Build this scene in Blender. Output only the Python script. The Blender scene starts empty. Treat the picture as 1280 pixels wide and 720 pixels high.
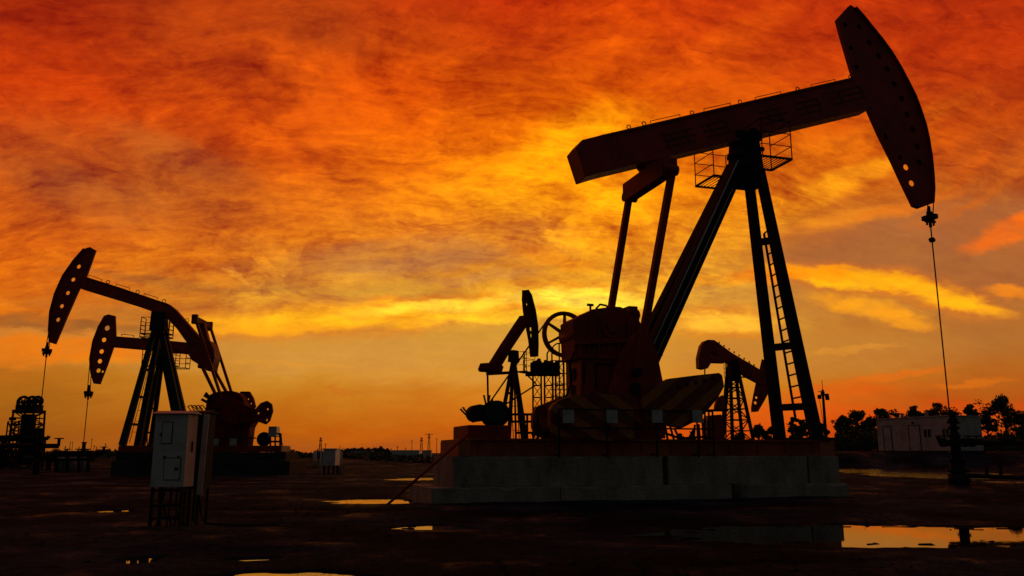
import bpy, bmesh, math, random
from mathutils import Vector, Matrix, noise as mnoise
from mathutils.geometry import tessellate_polygon
R = math.radians
random.seed(7)
S = bpy.context.scene
COL = S.collection
# ------------------------------------------------------------ camera
FPX, HZ, EYE = 1040.0, 566.0, 1.1
PIT = math.atan((HZ-360)/FPX); CP, SP = math.cos(PIT), math.sin(PIT)
cd = bpy.data.cameras.new('camera'); cam = bpy.data.objects.new('camera', cd); COL.objects.link(cam)
cd.lens = 36*FPX/1280; cd.sensor_width = 36; cd.clip_start = .1; cd.clip_end = 9000
cam.location = (0, 0, EYE); cam.rotation_euler = (R(90)+PIT, 0, 0)
S.camera = cam
# ------------------------------------------------------------ exposure
S.view_settings.view_transform = 'Standard'; S.view_settings.look = 'None'
S.view_settings.exposure = 0; S.view_settings.gamma = 1
# ------------------------------------------------------------ sky
def lin(c):
    c = c/255.
    return c/12.92 if c <= .04045 else ((c+.055)/1.055)**2.4
def L3(c): return (lin(c[0]), lin(c[1]), lin(c[2]), 1)
def ray(px, py):
    x = (px-640)/FPX; v = (360-py)/FPX
    return Vector((x, CP-v*SP, SP+v*CP))
def azel(px, py):
    d = ray(px, py).normalized()
    return math.degrees(math.atan2(d.x, d.y)), math.degrees(math.asin(d.z))
def topix(az, el):
    a, e = R(az), R(el)
    d = Vector((math.sin(a)*math.cos(e), math.cos(a)*math.cos(e), math.sin(e)))
    w = d.y*CP+d.z*SP; v = -d.y*SP+d.z*CP
    return 640+FPX*d.x/w, 360-FPX*v/w
# broad colours of the evening sky by bearing and height above the horizon
SKY_ROWS = [0, 60, 120, 180, 240, 300, 360, 420, 480, 540, 566]
SKY = [
 [(165,45,10),(165,45,10),(160,50,12),(165,55,12),(175,50,10),(190,50,8),(200,60,5),(185,50,8),(175,45,10),(170,45,10),(160,40,10)],
 [(185,50,8),(180,55,10),(165,60,15),(165,60,15),(185,65,8),(190,60,8),(205,75,5),(195,65,8),(195,60,8),(190,55,8),(175,50,10)],
 [(195,55,8),(200,65,8),(205,70,8),(200,75,8),(215,80,5),(215,90,3),(210,85,3),(200,80,5),(190,65,8),(185,65,12),(180,60,12)],
 [(188,66,12),(174,70,20),(192,74,14),(206,80,10),(222,96,5),(242,122,4),(235,120,2),(215,100,5),(200,90,8),(190,80,12),(185,70,14)],
 [(186,78,20),(162,72,28),(182,84,24),(208,98,16),(230,118,10),(246,150,8),(250,150,5),(235,135,8),(215,110,15),(185,95,30),(160,80,35)],
 [(212,98,14),(200,92,20),(204,102,22),(216,115,24),(215,122,34),(206,124,44),(240,150,20),(225,145,30),(190,115,40),(165,95,45),(175,90,35)],
 [(220,105,12),(200,105,25),(200,120,35),(195,130,50),(200,140,50),(220,150,35),(225,160,40),(200,140,55),(190,120,50),(170,105,50),(170,100,48)],
 [(205,105,20),(190,110,35),(190,130,50),(200,145,55),(195,145,60),(200,150,60),(215,155,50),(205,145,50),(190,120,42),(175,115,48),(170,105,48)],
 [(170,105,25),(175,110,25),(190,125,35),(195,130,35),(200,130,35),(205,135,35),(205,135,35),(200,130,30),(195,115,28),(185,105,25),(175,95,25)],
 [(150,85,20),(155,85,20),(170,85,15),(180,90,12),(185,90,15),(190,90,15),(190,85,15),(195,80,15),(205,75,15),(190,65,12),(170,60,15)],
 [(145,80,30),(145,80,30),(155,80,25),(160,80,25),(165,80,25),(170,80,20),(180,75,20),(190,70,20),(190,60,15),(165,55,15),(145,50,15)]]
def skycol(az, el):
    x, y = topix(az, el)
    x = min(max(x/128, 0), 9.999); y = min(max(y, 0), 565.9)
    i = int(x); fx = x-i
    j = max(k for k in range(len(SKY_ROWS)-1) if SKY_ROWS[k] <= y)
    fy = (y-SKY_ROWS[j])/(SKY_ROWS[j+1]-SKY_ROWS[j])
    out = []
    for c in range(3):
        a = SKY[j][i][c]*(1-fx)+SKY[j][i+1][c]*fx; b = SKY[j+1][i][c]*(1-fx)+SKY[j+1][i+1][c]*fx
        out.append(a*(1-fy)+b*fy)
    return L3(out)
# cloud streaks: px, py, tilt (deg, + = rising to the right), half length, half width, colour, strength
STROKES = [
 (440,398,4,235,17,(255,185,25),.85), (560,383,6,150,10,(255,215,60),.8), (720,374,-6,110,15,(255,225,70),.95),
 (640,395,2,130,10,(255,200,40),.75), (300,408,0,120,9,(250,165,25),.6),
 (1065,350,-13,115,12,(255,190,15),1.0), (1165,372,-19,85,11,(255,180,20),.98), (1010,340,-8,70,10,(250,140,10),.8),
 (1085,385,-18,70,12,(250,165,25),.75), (1120,400,-20,40,10,(250,160,25),.6), (1258,292,16,62,15,(240,110,20),.95), (1268,368,-14,34,7,(245,140,25),.7),
 (60,440,3,150,17,(228,120,14),.85), (160,452,2,60,6,(225,130,20),.6), (40,385,0,120,8,(230,125,18),.6), (70,408,-1,130,9,(140,85,42),.7), (190,352,-3,120,7,(150,95,45),.45),
 (286,345,-34,30,5,(232,150,45),.8), (425,347,8,60,6,(225,150,45),.6), (330,375,10,70,7,(225,150,40),.5),
 (700,200,25,140,55,(255,165,6),.6), (760,250,10,110,32,(255,160,10),.55), (560,240,15,110,26,(245,145,12),.35), (480,285,8,150,16,(235,135,16),.4), (690,300,-4,150,12,(250,160,20),.5),
 (1040,235,18,120,16,(240,150,20),.6), (1060,275,4,90,10,(235,140,30),.6), (1130,262,8,80,9,(225,115,25),.5), (1180,270,10,60,8,(200,105,35),.4), (960,345,-6,60,9,(240,130,12),.7), (1240,240,30,60,6,(205,100,20),.4), (1225,200,35,70,8,(205,85,10),.35), (1010,130,20,120,10,(225,95,8),.35), (780,60,-40,60,12,(228,90,6),.4),
 (900,403,2,70,14,(255,195,55),.85), (680,320,-15,80,12,(250,150,15),.5), (350,455,-3,110,4,(215,145,50),.45), (425,491,-8,24,5,(190,100,30),.5),
 (1110,472,8,80,6,(222,105,20),.6), (1215,481,6,45,4,(215,110,20),.6), (1050,492,2,80,9,(218,90,18),.55), (1180,520,4,120,12,(215,75,12),.5),
 (985,518,0,100,20,(225,80,12),.45), (840,543,0,150,10,(210,80,14),.4), (1060,436,2,70,4,(220,145,50),.5), (880,350,-4,90,8,(245,160,25),.6),
 (200,440,0,330,26,(195,138,62),.55), (560,452,0,330,34,(208,148,66),.65), (1000,445,0,220,30,(190,128,56),.55),
 (500,318,8,170,24,(178,115,62),.45), (130,215,-6,240,40,(165,78,30),.45), (1150,305,4,190,44,(168,100,56),.9), (1230,345,0,110,26,(165,98,52),.8), (1000,300,0,70,20,(185,105,45),.5),
 (200,320,6,140,14,(222,120,18),.5), (150,395,-2,120,10,(160,100,45),.5), (520,330,10,120,14,(180,118,68),.5), (600,345,6,90,8,(185,125,75),.4),
 (230,195,-12,110,22,(158,80,36),.45), (120,250,-8,110,28,(160,82,38),.45), (1100,320,-8,150,24,(165,100,52),.7), (1080,170,10,160,14,(205,100,12),.35),
 (430,90,-10,200,22,(222,85,6),.4), (300,150,-30,120,20,(225,90,8),.4), (880,70,20,150,24,(225,90,6),.4),
]
STROKES.sort(key=lambda s_: 0 if (s_[5][0] <= 212 and s_[4] >= 14 and s_[5][1] < 150) else 1)
STROKES = [o for s_ in STROKES for o in (([(s_[0], s_[1], s_[2], s_[3]*1.1, s_[4]*1.55, (232,122,18), .55)] if s_[6] >= .8 and s_[5][1] > 170 else [])+[s_])]
W = bpy.data.worlds.new('World'); S.world = W; W.use_nodes = True
NT = W.node_tree; NT.nodes.clear()
def nd(t, **k):
    n = NT.nodes.new(t)
    for a, b in k.items(): setattr(n, a, b)
    return n
def lk(a, b): NT.links.new(a, b)
def M(op, a, b=None, c=None, clamp=False):
    n = nd('ShaderNodeMath', operation=op, use_clamp=clamp)
    for i, v in enumerate((a, b, c)):
        if v is None: continue
        if isinstance(v, (int, float)): n.inputs[i].default_value = v
        else: lk(v, n.inputs[i])
    return n.outputs[0]
def VM(op, a, b=None, sc=None):
    n = nd('ShaderNodeVectorMath', operation=op)
    for i, v in enumerate((a, b)):
        if v is None: continue
        if isinstance(v, tuple): n.inputs[i].default_value = v
        else: lk(v, n.inputs[i])
    if sc is not None: n.inputs['Scale'].default_value = sc
    return n.outputs[0] if op != 'LENGTH' else n.outputs['Value']
def mixc(f, a, b, mode='MIX'):
    n = nd('ShaderNodeMix', data_type='RGBA', blend_type=mode)
    n.clamp_factor = True
    if isinstance(f, (int, float)): n.inputs[0].default_value = f
    else: lk(f, n.inputs[0])
    for i, v in ((6, a), (7, b)):
        if isinstance(v, tuple): n.inputs[i].default_value = v
        else: lk(v, n.inputs[i])
    return n.outputs[2]
def noi(vec, scale, detail=6, rough=.55, dist=0., color=False):
    n = nd('ShaderNodeTexNoise'); lk(vec, n.inputs['Vector'])
    n.inputs['Scale'].default_value = scale; n.inputs['Detail'].default_value = detail
    n.inputs['Roughness'].default_value = rough; n.inputs['Distortion'].default_value = dist
    return n.outputs['Color' if color else 'Fac']
def maprange(v, a, b, c=0., d=1., smooth=True):
    n = nd('ShaderNodeMapRange'); n.interpolation_type = 'SMOOTHSTEP' if smooth else 'LINEAR'
    lk(v, n.inputs[0])
    for i, q in enumerate((a, b, c, d)): n.inputs[1+i].default_value = q
    return n.outputs[0]
tc = nd('ShaderNodeTexCoord')
sx = nd('ShaderNodeSeparateXYZ'); lk(tc.outputs['Generated'], sx.inputs[0])
X, Y, Z = sx.outputs
az = M('MULTIPLY', M('ARCTAN2', X, Y), 180/math.pi)
el = M('MULTIPLY', M('ARCSINE', Z), 180/math.pi)
zz = M('ADD', M('MAXIMUM', Z, 0.0), .48)
cx = nd('ShaderNodeCombineXYZ'); lk(M('DIVIDE', X, zz), cx.inputs[0]); lk(M('DIVIDE', Y, zz), cx.inputs[1])
mp = nd('ShaderNodeMapping'); lk(cx.outputs[0], mp.inputs[0]); mp.inputs['Rotation'].default_value = (0, 0, R(-12)); mp.inputs['Scale'].default_value = (.95, 1.3, 1)
PL = mp.outputs[0]
ca = nd('ShaderNodeCombineXYZ'); lk(az, ca.inputs[0]); lk(el, ca.inputs[1]); AE = ca.outputs[0]
warp = noi(PL, 4.5, 5, .6, .4, True)
w0 = VM('SUBTRACT', warp, (.5, .5, .5))
warp2 = noi(PL, 19., 4, .6, .3, True)
w1 = VM('SUBTRACT', warp2, (.5, .5, .5))
# broad colours: looked up through the warp
wbig = VM('MULTIPLY', w0, (7., 3.6, 0))
wv = VM('ADD', AE, wbig)
sw = nd('ShaderNodeSeparateXYZ'); lk(wv, sw.inputs[0])
azw, elw = sw.outputs[0], sw.outputs[1]
eln = M('DIVIDE', elw, 36., clamp=True)
STOPS = [0, 1.4, 3, 4.8, 6.6, 8.5, 10.5, 12.5, 14.5, 16.5, 19, 21.5, 24, 27, 30.5, 36]
c = None
AZS = [-38+i*7.6 for i in range(11)]
for i, a in enumerate(AZS):
    r = nd('ShaderNodeValToRGB'); lk(eln, r.inputs[0]); cr = r.color_ramp
    cr.interpolation = 'LINEAR'
    while len(cr.elements) < len(STOPS): cr.elements.new(.5)
    for k, e in enumerate(STOPS): cr.elements[k].position = e/36.
    for k, e in enumerate(STOPS): cr.elements[k].color = skycol(a, e)
    if c is None: c = r.outputs[0]
    else: c = mixc(maprange(azw, AZS[i-1], a), c, r.outputs[0])
# streaks
wsm = VM('ADD', VM('MULTIPLY', w0, (3.2, 1.4, 0)), VM('MULTIPLY', w1, (2.0, 1.2, 0)))
sv = VM('ADD', AE, wsm)
wisp = noi(PL, 9., 7, .62, .9)
wispm = maprange(wisp, .30, .60)
for (px, py, tilt, hl, hw, colr, st) in STROKES:
    a0, e0 = azel(px, py)
    # (each streak waits for the one before, which keeps the shader's working memory small)
    ch = nd('ShaderNodeVectorMath', operation='MULTIPLY_ADD'); lk(c, ch.inputs[0]); ch.inputs[1].default_value = (1e-7, 1e-7, 0); lk(sv, ch.inputs[2])
    m = nd('ShaderNodeMapping', vector_type='TEXTURE'); lk(ch.outputs[0], m.inputs[0])
    k = 1/FPX*180/math.pi
    m.inputs['Location'].default_value = (a0, e0, 0); m.inputs['Rotation'].default_value = (0, 0, R(tilt))
    m.inputs['Scale'].default_value = (hl*k*1.15, hw*k*1.25, 1)
    d = VM('LENGTH', m.outputs[0])
    f = maprange(d, 1.0, .35, 0., st)
    f = M('MULTIPLY', f, M('MULTIPLY_ADD', wispm, .5, .6))
    c = mixc(f, c, L3(colr))
# fine cloud texture
n1 = maprange(noi(VM('ADD', PL, VM('MULTIPLY', w0, (.25, .25, 0))), 6.0, 7, .64, .5), .34, .66, .15, .85); n2 = noi(PL, 26., 4, .6, .35)
mp2 = nd('ShaderNodeMapping'); lk(PL, mp2.inputs[0]); mp2.inputs['Rotation'].default_value = (0, 0, R(38)); mp2.inputs['Scale'].default_value = (.6, 1.5, 1)
n3 = maprange(noi(VM('ADD', mp2.outputs[0], VM('MULTIPLY', w0, (.2, .2, 0))), 12.0, 6, .66, .9), .36, .64, .1, .9)
mp3 = nd('ShaderNodeMapping'); lk(VM('ADD', PL, VM('MULTIPLY', w0, (.12, .12, 0))), mp3.inputs[0]); mp3.inputs['Rotation'].default_value = (0, 0, R(12)); mp3.inputs['Scale'].default_value = (.42, 1.5, 1)
n4 = noi(mp3.outputs[0], 34., 5, .68, .6)
n5 = noi(PL, 60., 3, .65, .2)
dd = M('ADD', M('ADD', M('MULTIPLY', M('SUBTRACT', n1, .5), 1.0), M('MULTIPLY', M('SUBTRACT', n2, .5), .75)), M('MULTIPLY', M('SUBTRACT', n3, .5), .42))
amp = maprange(el, 7., 11.5, .10, .9)
for (px, py, hl, hw, st) in ((1140, 320, 240, 85, .75), (560, 350, 240, 50, .35)):
    a0, e0 = azel(px, py); m = nd('ShaderNodeMapping', vector_type='TEXTURE'); lk(sv, m.inputs[0]); k = 1/FPX*180/math.pi
    m.inputs['Location'].default_value = (a0, e0, 0); m.inputs['Scale'].default_value = (hl*k, hw*k, 1)
    amp = M('MULTIPLY', amp, maprange(VM('LENGTH', m.outputs[0]), .5, 1.1, 1-st, 1.))
dd = M('ADD', dd, M('ADD', M('MULTIPLY', M('SUBTRACT', n4, .5), .8), M('MULTIPLY', M('SUBTRACT', n5, .5), .6)))
dd = M('MULTIPLY', dd, amp)
tint = nd('ShaderNodeCombineXYZ')
lk(M('MAXIMUM', M('MULTIPLY_ADD', dd, .85, 1.10), .3), tint.inputs[0])
lk(M('MAXIMUM', M('MULTIPLY_ADD', dd, 1.25, 1.03), .22), tint.inputs[1])
lk(M('MAXIMUM', M('MULTIPLY_ADD', dd, .15, .9), .2), tint.inputs[2])
c = mixc(1., c, tint.outputs[0], 'MULTIPLY')
# away from the sunset the sky falls to dusk; overhead too
side = maprange(M('ABSOLUTE', az), 35., 80.)
up = maprange(el, 34., 75.)
dusk = mixc(maprange(el, 0., 60.), (.042, .040, .034, 1), (.036, .044, .054, 1))
c = mixc(M('MAXIMUM', side, up), c, dusk)
c = mixc(maprange(el, -.2, -4.), c, (.01, .008, .006, 1))
SUN_AZ, SUN_EL = 3.5, 2.0
nish = nd('ShaderNodeTexSky', sky_type='NISHITA'); nish.sun_disc = False
nish.sun_elevation = R(SUN_EL); nish.sun_rotation = R(SUN_AZ)
W.cycles.sampling_method = 'MANUAL'; W.cycles.sample_map_resolution = 512
bg1 = nd('ShaderNodeBackground'); lk(c, bg1.inputs[0]); bg1.inputs[1].default_value = 1.0
bg2 = nd('ShaderNodeBackground'); lk(nish.outputs[0], bg2.inputs[0]); bg2.inputs[1].default_value = .0006
ad = nd('ShaderNodeAddShader'); lk(bg1.outputs[0], ad.inputs[0]); lk(bg2.outputs[0], ad.inputs[1])
wo = nd('ShaderNodeOutputWorld'); lk(ad.outputs[0], wo.inputs[0])
# ------------------------------------------------------------ sun, nearly set behind the clouds
sd = bpy.data.lights.new('sun', 'SUN'); so = bpy.data.objects.new('sun', sd); COL.objects.link(so)
sd.energy = .15; sd.angle = R(12); sd.color = (1, .55, .25)
so.rotation_euler = Vector((-math.sin(R(SUN_AZ)), -math.cos(R(SUN_AZ)), -math.tan(R(SUN_EL)))).to_track_quat('-Z', 'Y').to_euler()
# ============================================================ helpers
def G(px, py, z=0.):
    d = ray(px, py); t = (z-EYE)/d.z
    return Vector((d.x*t, d.y*t, z))
def AT(px, py, Yd):
    d = ray(px, py); t = Yd/d.y
    return Vector((d.x*t, Yd, EYE+d.z*t))
class Frame:
    """A vertical plane standing in the place: u runs along it, n across it, z up."""
    def __init__(s, x, y, yaw):
        s.x, s.y, s.yaw = x, y, R(yaw); s.c, s.s = math.cos(s.yaw), math.sin(s.yaw)
    def uz(s, px, py, n=0.):
        d = ray(px, py); ox, oy = -s.x, -s.y
        on = -s.s*ox+s.c*oy; ou = s.c*ox+s.s*oy
        dn = -s.s*d.x+s.c*d.y; du = s.c*d.x+s.s*d.y
        t = (n-on)/dn
        return (ou+du*t, EYE+d.z*t)
    def P(s, px, py, n=0.):
        u, z = s.uz(px, py, n); return Vector((u, n, z))
    def poly(s, pts, n=0.): return [s.uz(a, b, n) for a, b in pts]
    def world(s, u, n, z=0.): return Vector((s.x+s.c*u-s.s*n, s.y+s.s*u+s.c*n, z))
class MB:
    def __init__(s): s.v = []; s.f = []; s.sm = []
    def add(s, vs, fs, smooth=False):
        o = len(s.v); s.v += [tuple(v) for v in vs]; s.f += [tuple(i+o for i in f) for f in fs]; s.sm += [smooth]*len(fs)
        return s
    def box(s, c, size, m=None):
        c = Vector(c); h = Vector(size)/2
        vs = [Vector((x*h.x, y*h.y, z*h.z)) for x in (-1, 1) for y in (-1, 1) for z in (-1, 1)]
        if m: vs = [m @ v for v in vs]
        return s.add([v+c for v in vs], [(0,1,3,2),(4,6,7,5),(0,4,5,1),(2,3,7,6),(0,2,6,4),(1,5,7,3)])
    def span(s, a, b):      # box between two corners
        a, b = Vector(a), Vector(b); return s.box((a+b)/2, [abs(x) for x in (b-a)])
    def bar(s, a, b, w, h, up=(0, 0, 1), w2=None, h2=None):
        a, b = Vector(a), Vector(b); d = (b-a).normalized(); up = Vector(up)
        if abs(d.dot(up)) > .98: up = Vector((0, 1, 0)) if abs(d.y) < .9 else Vector((1, 0, 0))
        x = d.cross(up).normalized(); y = x.cross(d)
        w2 = w if w2 is None else w2; h2 = h if h2 is None else h2
        vs = [a+x*i*w/2+y*j*h/2 for i, j in ((-1,-1),(1,-1),(1,1),(-1,1))]+[b+x*i*w2/2+y*j*h2/2 for i, j in ((-1,-1),(1,-1),(1,1),(-1,1))]
        return s.add(vs, [(3,2,1,0),(4,5,6,7),(0,1,5,4),(1,2,6,5),(2,3,7,6),(3,0,4,7)])
    def tube(s, a, b, r, n=8, r2=None, smooth=True, cap=True):
        a, b = Vector(a), Vector(b); d = (b-a).normalized(); r2 = r if r2 is None else r2
        x = d.orthogonal().normalized(); y = d.cross(x)
        vs = []
        for p, q in ((a, r), (b, r2)):
            vs += [p+(x*math.cos(2*math.pi*i/n)+y*math.sin(2*math.pi*i/n))*q for i in range(n)]
        o = len(s.v)
        s.add(vs, [(i, (i+1) % n, n+(i+1) % n, n+i) for i in range(n)], smooth)
        if cap: s.f += [tuple(o+i for i in reversed(range(n))), tuple(o+n+i for i in range(n))]; s.sm += [False, False]
        return s
    def path(s, pts, r, n=6):
        for a, b in zip(pts[:-1], pts[1:]): s.tube(a, b, r, n)
        return s
    def ring(s, c, r, rr, axis='y', n=28, k=6, a0=0., a1=2*math.pi, flat=1.):
        c = Vector(c); full = abs(a1-a0-2*math.pi) < 1e-6; m = n if full else n+1; vs = []
        for i in range(m):
            a = a0+(a1-a0)*i/n
            for j in range(k):
                b = 2*math.pi*j/k; q = r+rr*math.cos(b); h = rr*flat*math.sin(b)
                if axis == 'y': vs.append(c+Vector((q*math.cos(a), h, q*math.sin(a))))
                elif axis == 'x': vs.append(c+Vector((h, q*math.cos(a), q*math.sin(a))))
                else: vs.append(c+Vector((q*math.cos(a), q*math.sin(a), h)))
        fs = []
        for i in range(n):
            i2 = (i+1) % m
            for j in range(k): fs.append((i*k+j, i*k+(j+1) % k, i2*k+(j+1) % k, i2*k+j))
        return s.add(vs, fs, True)
    def poly(s, pts, n0, n1, holes=()):        # outline in (u, z), given thickness from n0 to n1
        loops = [[Vector((p[0], 0, p[1])) for p in pts]]+[[Vector((p[0], 0, p[1])) for p in h] for h in holes]
        flat = [p for l in loops for p in l]; N = len(flat)
        tris = tessellate_polygon([[Vector((p.x, p.z, 0)) for p in l] for l in loops])
        vs = [Vector((p.x, n0, p.z)) for p in flat]+[Vector((p.x, n1, p.z)) for p in flat]
        fs = [tuple(t) for t in tris]+[tuple(N+i for i in reversed(t)) for t in tris]
        o = 0
        for l in loops:
            k = len(l)
            fs += [(o+i, o+(i+1) % k, N+o+(i+1) % k, N+o+i) for i in range(k)]; o += k
        return s.add(vs, fs)
    def shift(s, d): s.v = [tuple(Vector(v)+Vector(d)) for v in s.v]; return s
    def build(s, name, mat, parent=None, bevel=0.):
        me = bpy.data.meshes.new(name); me.from_pydata(s.v, [], s.f)
        for p, k in zip(me.polygons, s.sm): p.use_smooth = k
        bm = bmesh.new(); bm.from_mesh(me); bmesh.ops.recalc_face_normals(bm, faces=bm.faces)
        bm.to_mesh(me); bm.free()
        me.materials.append(mat); o = bpy.data.objects.new(name, me); COL.objects.link(o)
        if parent: o.parent = parent
        if bevel:
            b = o.modifiers.new('bevel', 'BEVEL'); b.width = bevel; b.segments = 2; b.limit_method = 'ANGLE'
        return o
def tag(o, label=None, cat=None, group=None, kind=None):
    for k, v in (('label', label), ('category', cat), ('group', group), ('kind', kind)):
        if v: o[k] = v
    return o
def thing(name, label, cat, loc=(0, 0, 0), rz=0., group=None):
    o = bpy.data.objects.new(name, None); COL.objects.link(o); o.location = loc; o.rotation_euler = (0, 0, rz)
    return tag(o, label, cat, group)
def circ(c, r, n=12, sx=1.): return [(c[0]+r*sx*math.cos(2*math.pi*i/n), c[1]+r*math.sin(2*math.pi*i/n)) for i in range(n)]
# ============================================================ materials
def mat(name, c1, c2=None, rough=.7, nscale=3., bump=.0, bscale=30., metal=0., spec=.3, ramp=(.4, .65), streak=False, coord='Object'):
    m = bpy.data.materials.new(name); m.use_nodes = True; t = m.node_tree; p = t.nodes['Principled BSDF']
    p.inputs['Roughness'].default_value = rough; p.inputs['Metallic'].default_value = metal
    p.inputs['Specular IOR Level'].default_value = spec
    c4 = lambda c: (c[0], c[1], c[2], 1)
    p.inputs['Base Color'].default_value = c4(c1)
    tcx = t.nodes.new('ShaderNodeTexCoord'); vec = tcx.outputs[coord]
    if streak:
        mpn = t.nodes.new('ShaderNodeMapping'); mpn.inputs['Scale'].default_value = (1, 1, .35); t.links.new(vec, mpn.inputs[0]); vec2 = mpn.outputs[0]
    else: vec2 = vec
    if c2:
        n = t.nodes.new('ShaderNodeTexNoise'); n.inputs['Scale'].default_value = nscale; n.inputs['Detail'].default_value = 7; n.inputs['Roughness'].default_value = .65
        t.links.new(vec2, n.inputs['Vector'])
        r = t.nodes.new('ShaderNodeValToRGB'); r.color_ramp.elements[0].position = ramp[0]; r.color_ramp.elements[1].position = ramp[1]
        r.color_ramp.elements[0].color = c4(c1); r.color_ramp.elements[1].color = c4(c2)
        t.links.new(n.outputs['Fac'], r.inputs[0]); t.links.new(r.outputs[0], p.inputs['Base Color'])
    if bump:
        n = t.nodes.new('ShaderNodeTexNoise'); n.inputs['Scale'].default_value = bscale; n.inputs['Detail'].default_value = 6
        t.links.new(vec, n.inputs['Vector'])
        b = t.nodes.new('ShaderNodeBump'); b.inputs['Strength'].default_value = bump; b.inputs['Distance'].default_value = .05
        t.links.new(n.outputs['Fac'], b.inputs['Height']); t.links.new(b.outputs[0], p.inputs['Normal'])
    return m
RED = mat('red_paint', (.38, .022, .008), (.20, .024, .010), .6, 1.3, .15, 25)
DRED = mat('old_red_paint', (.32, .022, .009), (.15, .020, .010), .65, 2., .2, 25)
RUST = mat('rusty_orange_paint', (.42, .12, .03), (.25, .06, .02), .7, 2.5, .2, 25)
BLK = mat('dark_steel', (.016, .020, .018), (.024, .020, .016), .8, 2., .1, 30, spec=.08)
GRN = mat('dark_green_paint', (.016, .036, .03), (.025, .03, .025), .75, 2., .1, 30, spec=.1)
DCON = mat('dark_concrete', (.05, .04, .033), (.025, .02, .018), .9, 2., .3, 18, spec=.1)  # concrete in a much darker tone
SKD = mat('skid_paint', (.34, .075, .02), (.18, .04, .015), .7, 1.5, .2, 25, spec=.2)
BWHT = mat('dull_white_panel', (.46, .40, .34), (.32, .27, .22), .8, 1.2, .1, 10, spec=.2)
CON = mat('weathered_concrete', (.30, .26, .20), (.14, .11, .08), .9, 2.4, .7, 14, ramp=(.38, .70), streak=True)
CABP = mat('grey_cabinet_paint', (.42, .41, .36), (.20, .17, .13), .5, 3., .08, 12, ramp=(.5, .8))
WHT = mat('white_panel', (.42, .38, .33), (.30, .26, .22), .7, 1.5, .1, 10, ramp=(.45, .75))
OLD = mat('dull_oxide_paint', (.14, .014, .008), (.07, .012, .008), .8, 2., spec=.08)
FADE = mat('faded_black_paint', (.15, .014, .008), (.06, .014, .01), .7, 6.)
SIGN = mat('white_sign_plate', (.38, .40, .36), (.26, .26, .23), .6, 5.)
GLASS = mat('dark_window_glass', (.008, .008, .009), None, .4, spec=.15)
ROPE = mat('greased_wire_rope', (.02, .018, .016), None, .6)
MUDM = None
def stripes(name, ca, cb, ang, period):
    m = bpy.data.materials.new(name); m.use_nodes = True; t = m.node_tree; p = t.nodes['Principled BSDF']
    p.inputs['Roughness'].default_value = .65; p.inputs['Specular IOR Level'].default_value = .3
    tcx = t.nodes.new('ShaderNodeTexCoord'); d = t.nodes.new('ShaderNodeVectorMath'); d.operation = 'DOT_PRODUCT'
    t.links.new(tcx.outputs['Object'], d.inputs[0]); d.inputs[1].default_value = (-math.sin(R(ang)), 0, math.cos(R(ang)))
    q = t.nodes.new('ShaderNodeMath'); q.operation = 'DIVIDE'; t.links.new(d.outputs['Value'], q.inputs[0]); q.inputs[1].default_value = period
    f = t.nodes.new('ShaderNodeMath'); f.operation = 'FRACT'; t.links.new(q.outputs[0], f.inputs[0])
    g = t.nodes.new('ShaderNodeMath'); g.operation = 'GREATER_THAN'; t.links.new(f.outputs[0], g.inputs[0]); g.inputs[1].default_value = .55
    n = t.nodes.new('ShaderNodeTexNoise'); n.inputs['Scale'].default_value = 4; n.inputs['Detail'].default_value = 6; t.links.new(tcx.outputs['Object'], n.inputs['Vector'])
    mx = t.nodes.new('ShaderNodeMix'); mx.data_type = 'RGBA'; t.links.new(g.outputs[0], mx.inputs[0]); mx.inputs[6].default_value = ca; mx.inputs[7].default_value = cb
    mm = t.nodes.new('ShaderNodeMix'); mm.data_type = 'RGBA'; mm.blend_type = 'MULTIPLY'; mm.inputs[0].default_value = .6
    t.links.new(mx.outputs[2], mm.inputs[6]); t.links.new(n.outputs['Fac'], mm.inputs[7]); t.links.new(mm.outputs[2], p.inputs['Base Color'])
    return m
STR_R = stripes('striped_paint_rising', (.20, .028, .014, 1), (.46, .13, .025, 1), 37, .46)
STR_L = stripes('striped_paint_falling', (.20, .028, .014, 1), (.46, .13, .025, 1), -31, .46)
# ============================================================ ground and water
def n2(x, y, s, o=0.): return mnoise.noise(Vector((x*s+o, y*s-o, o)))
def smooth(a, b, x):
    t = min(max((x-a)/(b-a), 0), 1); return t*t*(3-2*t)
PUD = []      # pools: centre, half sizes, depth
for (a, b, c0, d0, dep) in ((838, 1400, 656, 681, .15), (408, 527, 622.8, 628.8, .12), (502, 575, 655.5, 661.5, .13), (490, 553, 597, 600, .2),
                            (1030, 1175, 584.5, 594, .3), (1105, 1200, 592, 598, .2), (1200, 1250, 577.5, 580.5, .3), (238, 440, 713, 740, .17), (168, 203, 694, 703, .18), (296, 335, 695.8, 699.5, .16), (115, 160, 636, 640, .15), (1235, 1290, 601, 604, .15)):
    y0 = G(640, d0).y; y1 = G(640, c0).y; ym = (y0+y1)/2
    cm = (c0+d0)/2; da, db = ray(a, cm), ray(b, cm); xa = da.x/da.y*ym; xb = db.x/db.y*ym
    PUD.append(((xa+xb)/2, ym, (xb-xa)/2*1.05, (y1-y0)/2*1.12, dep))
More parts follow.
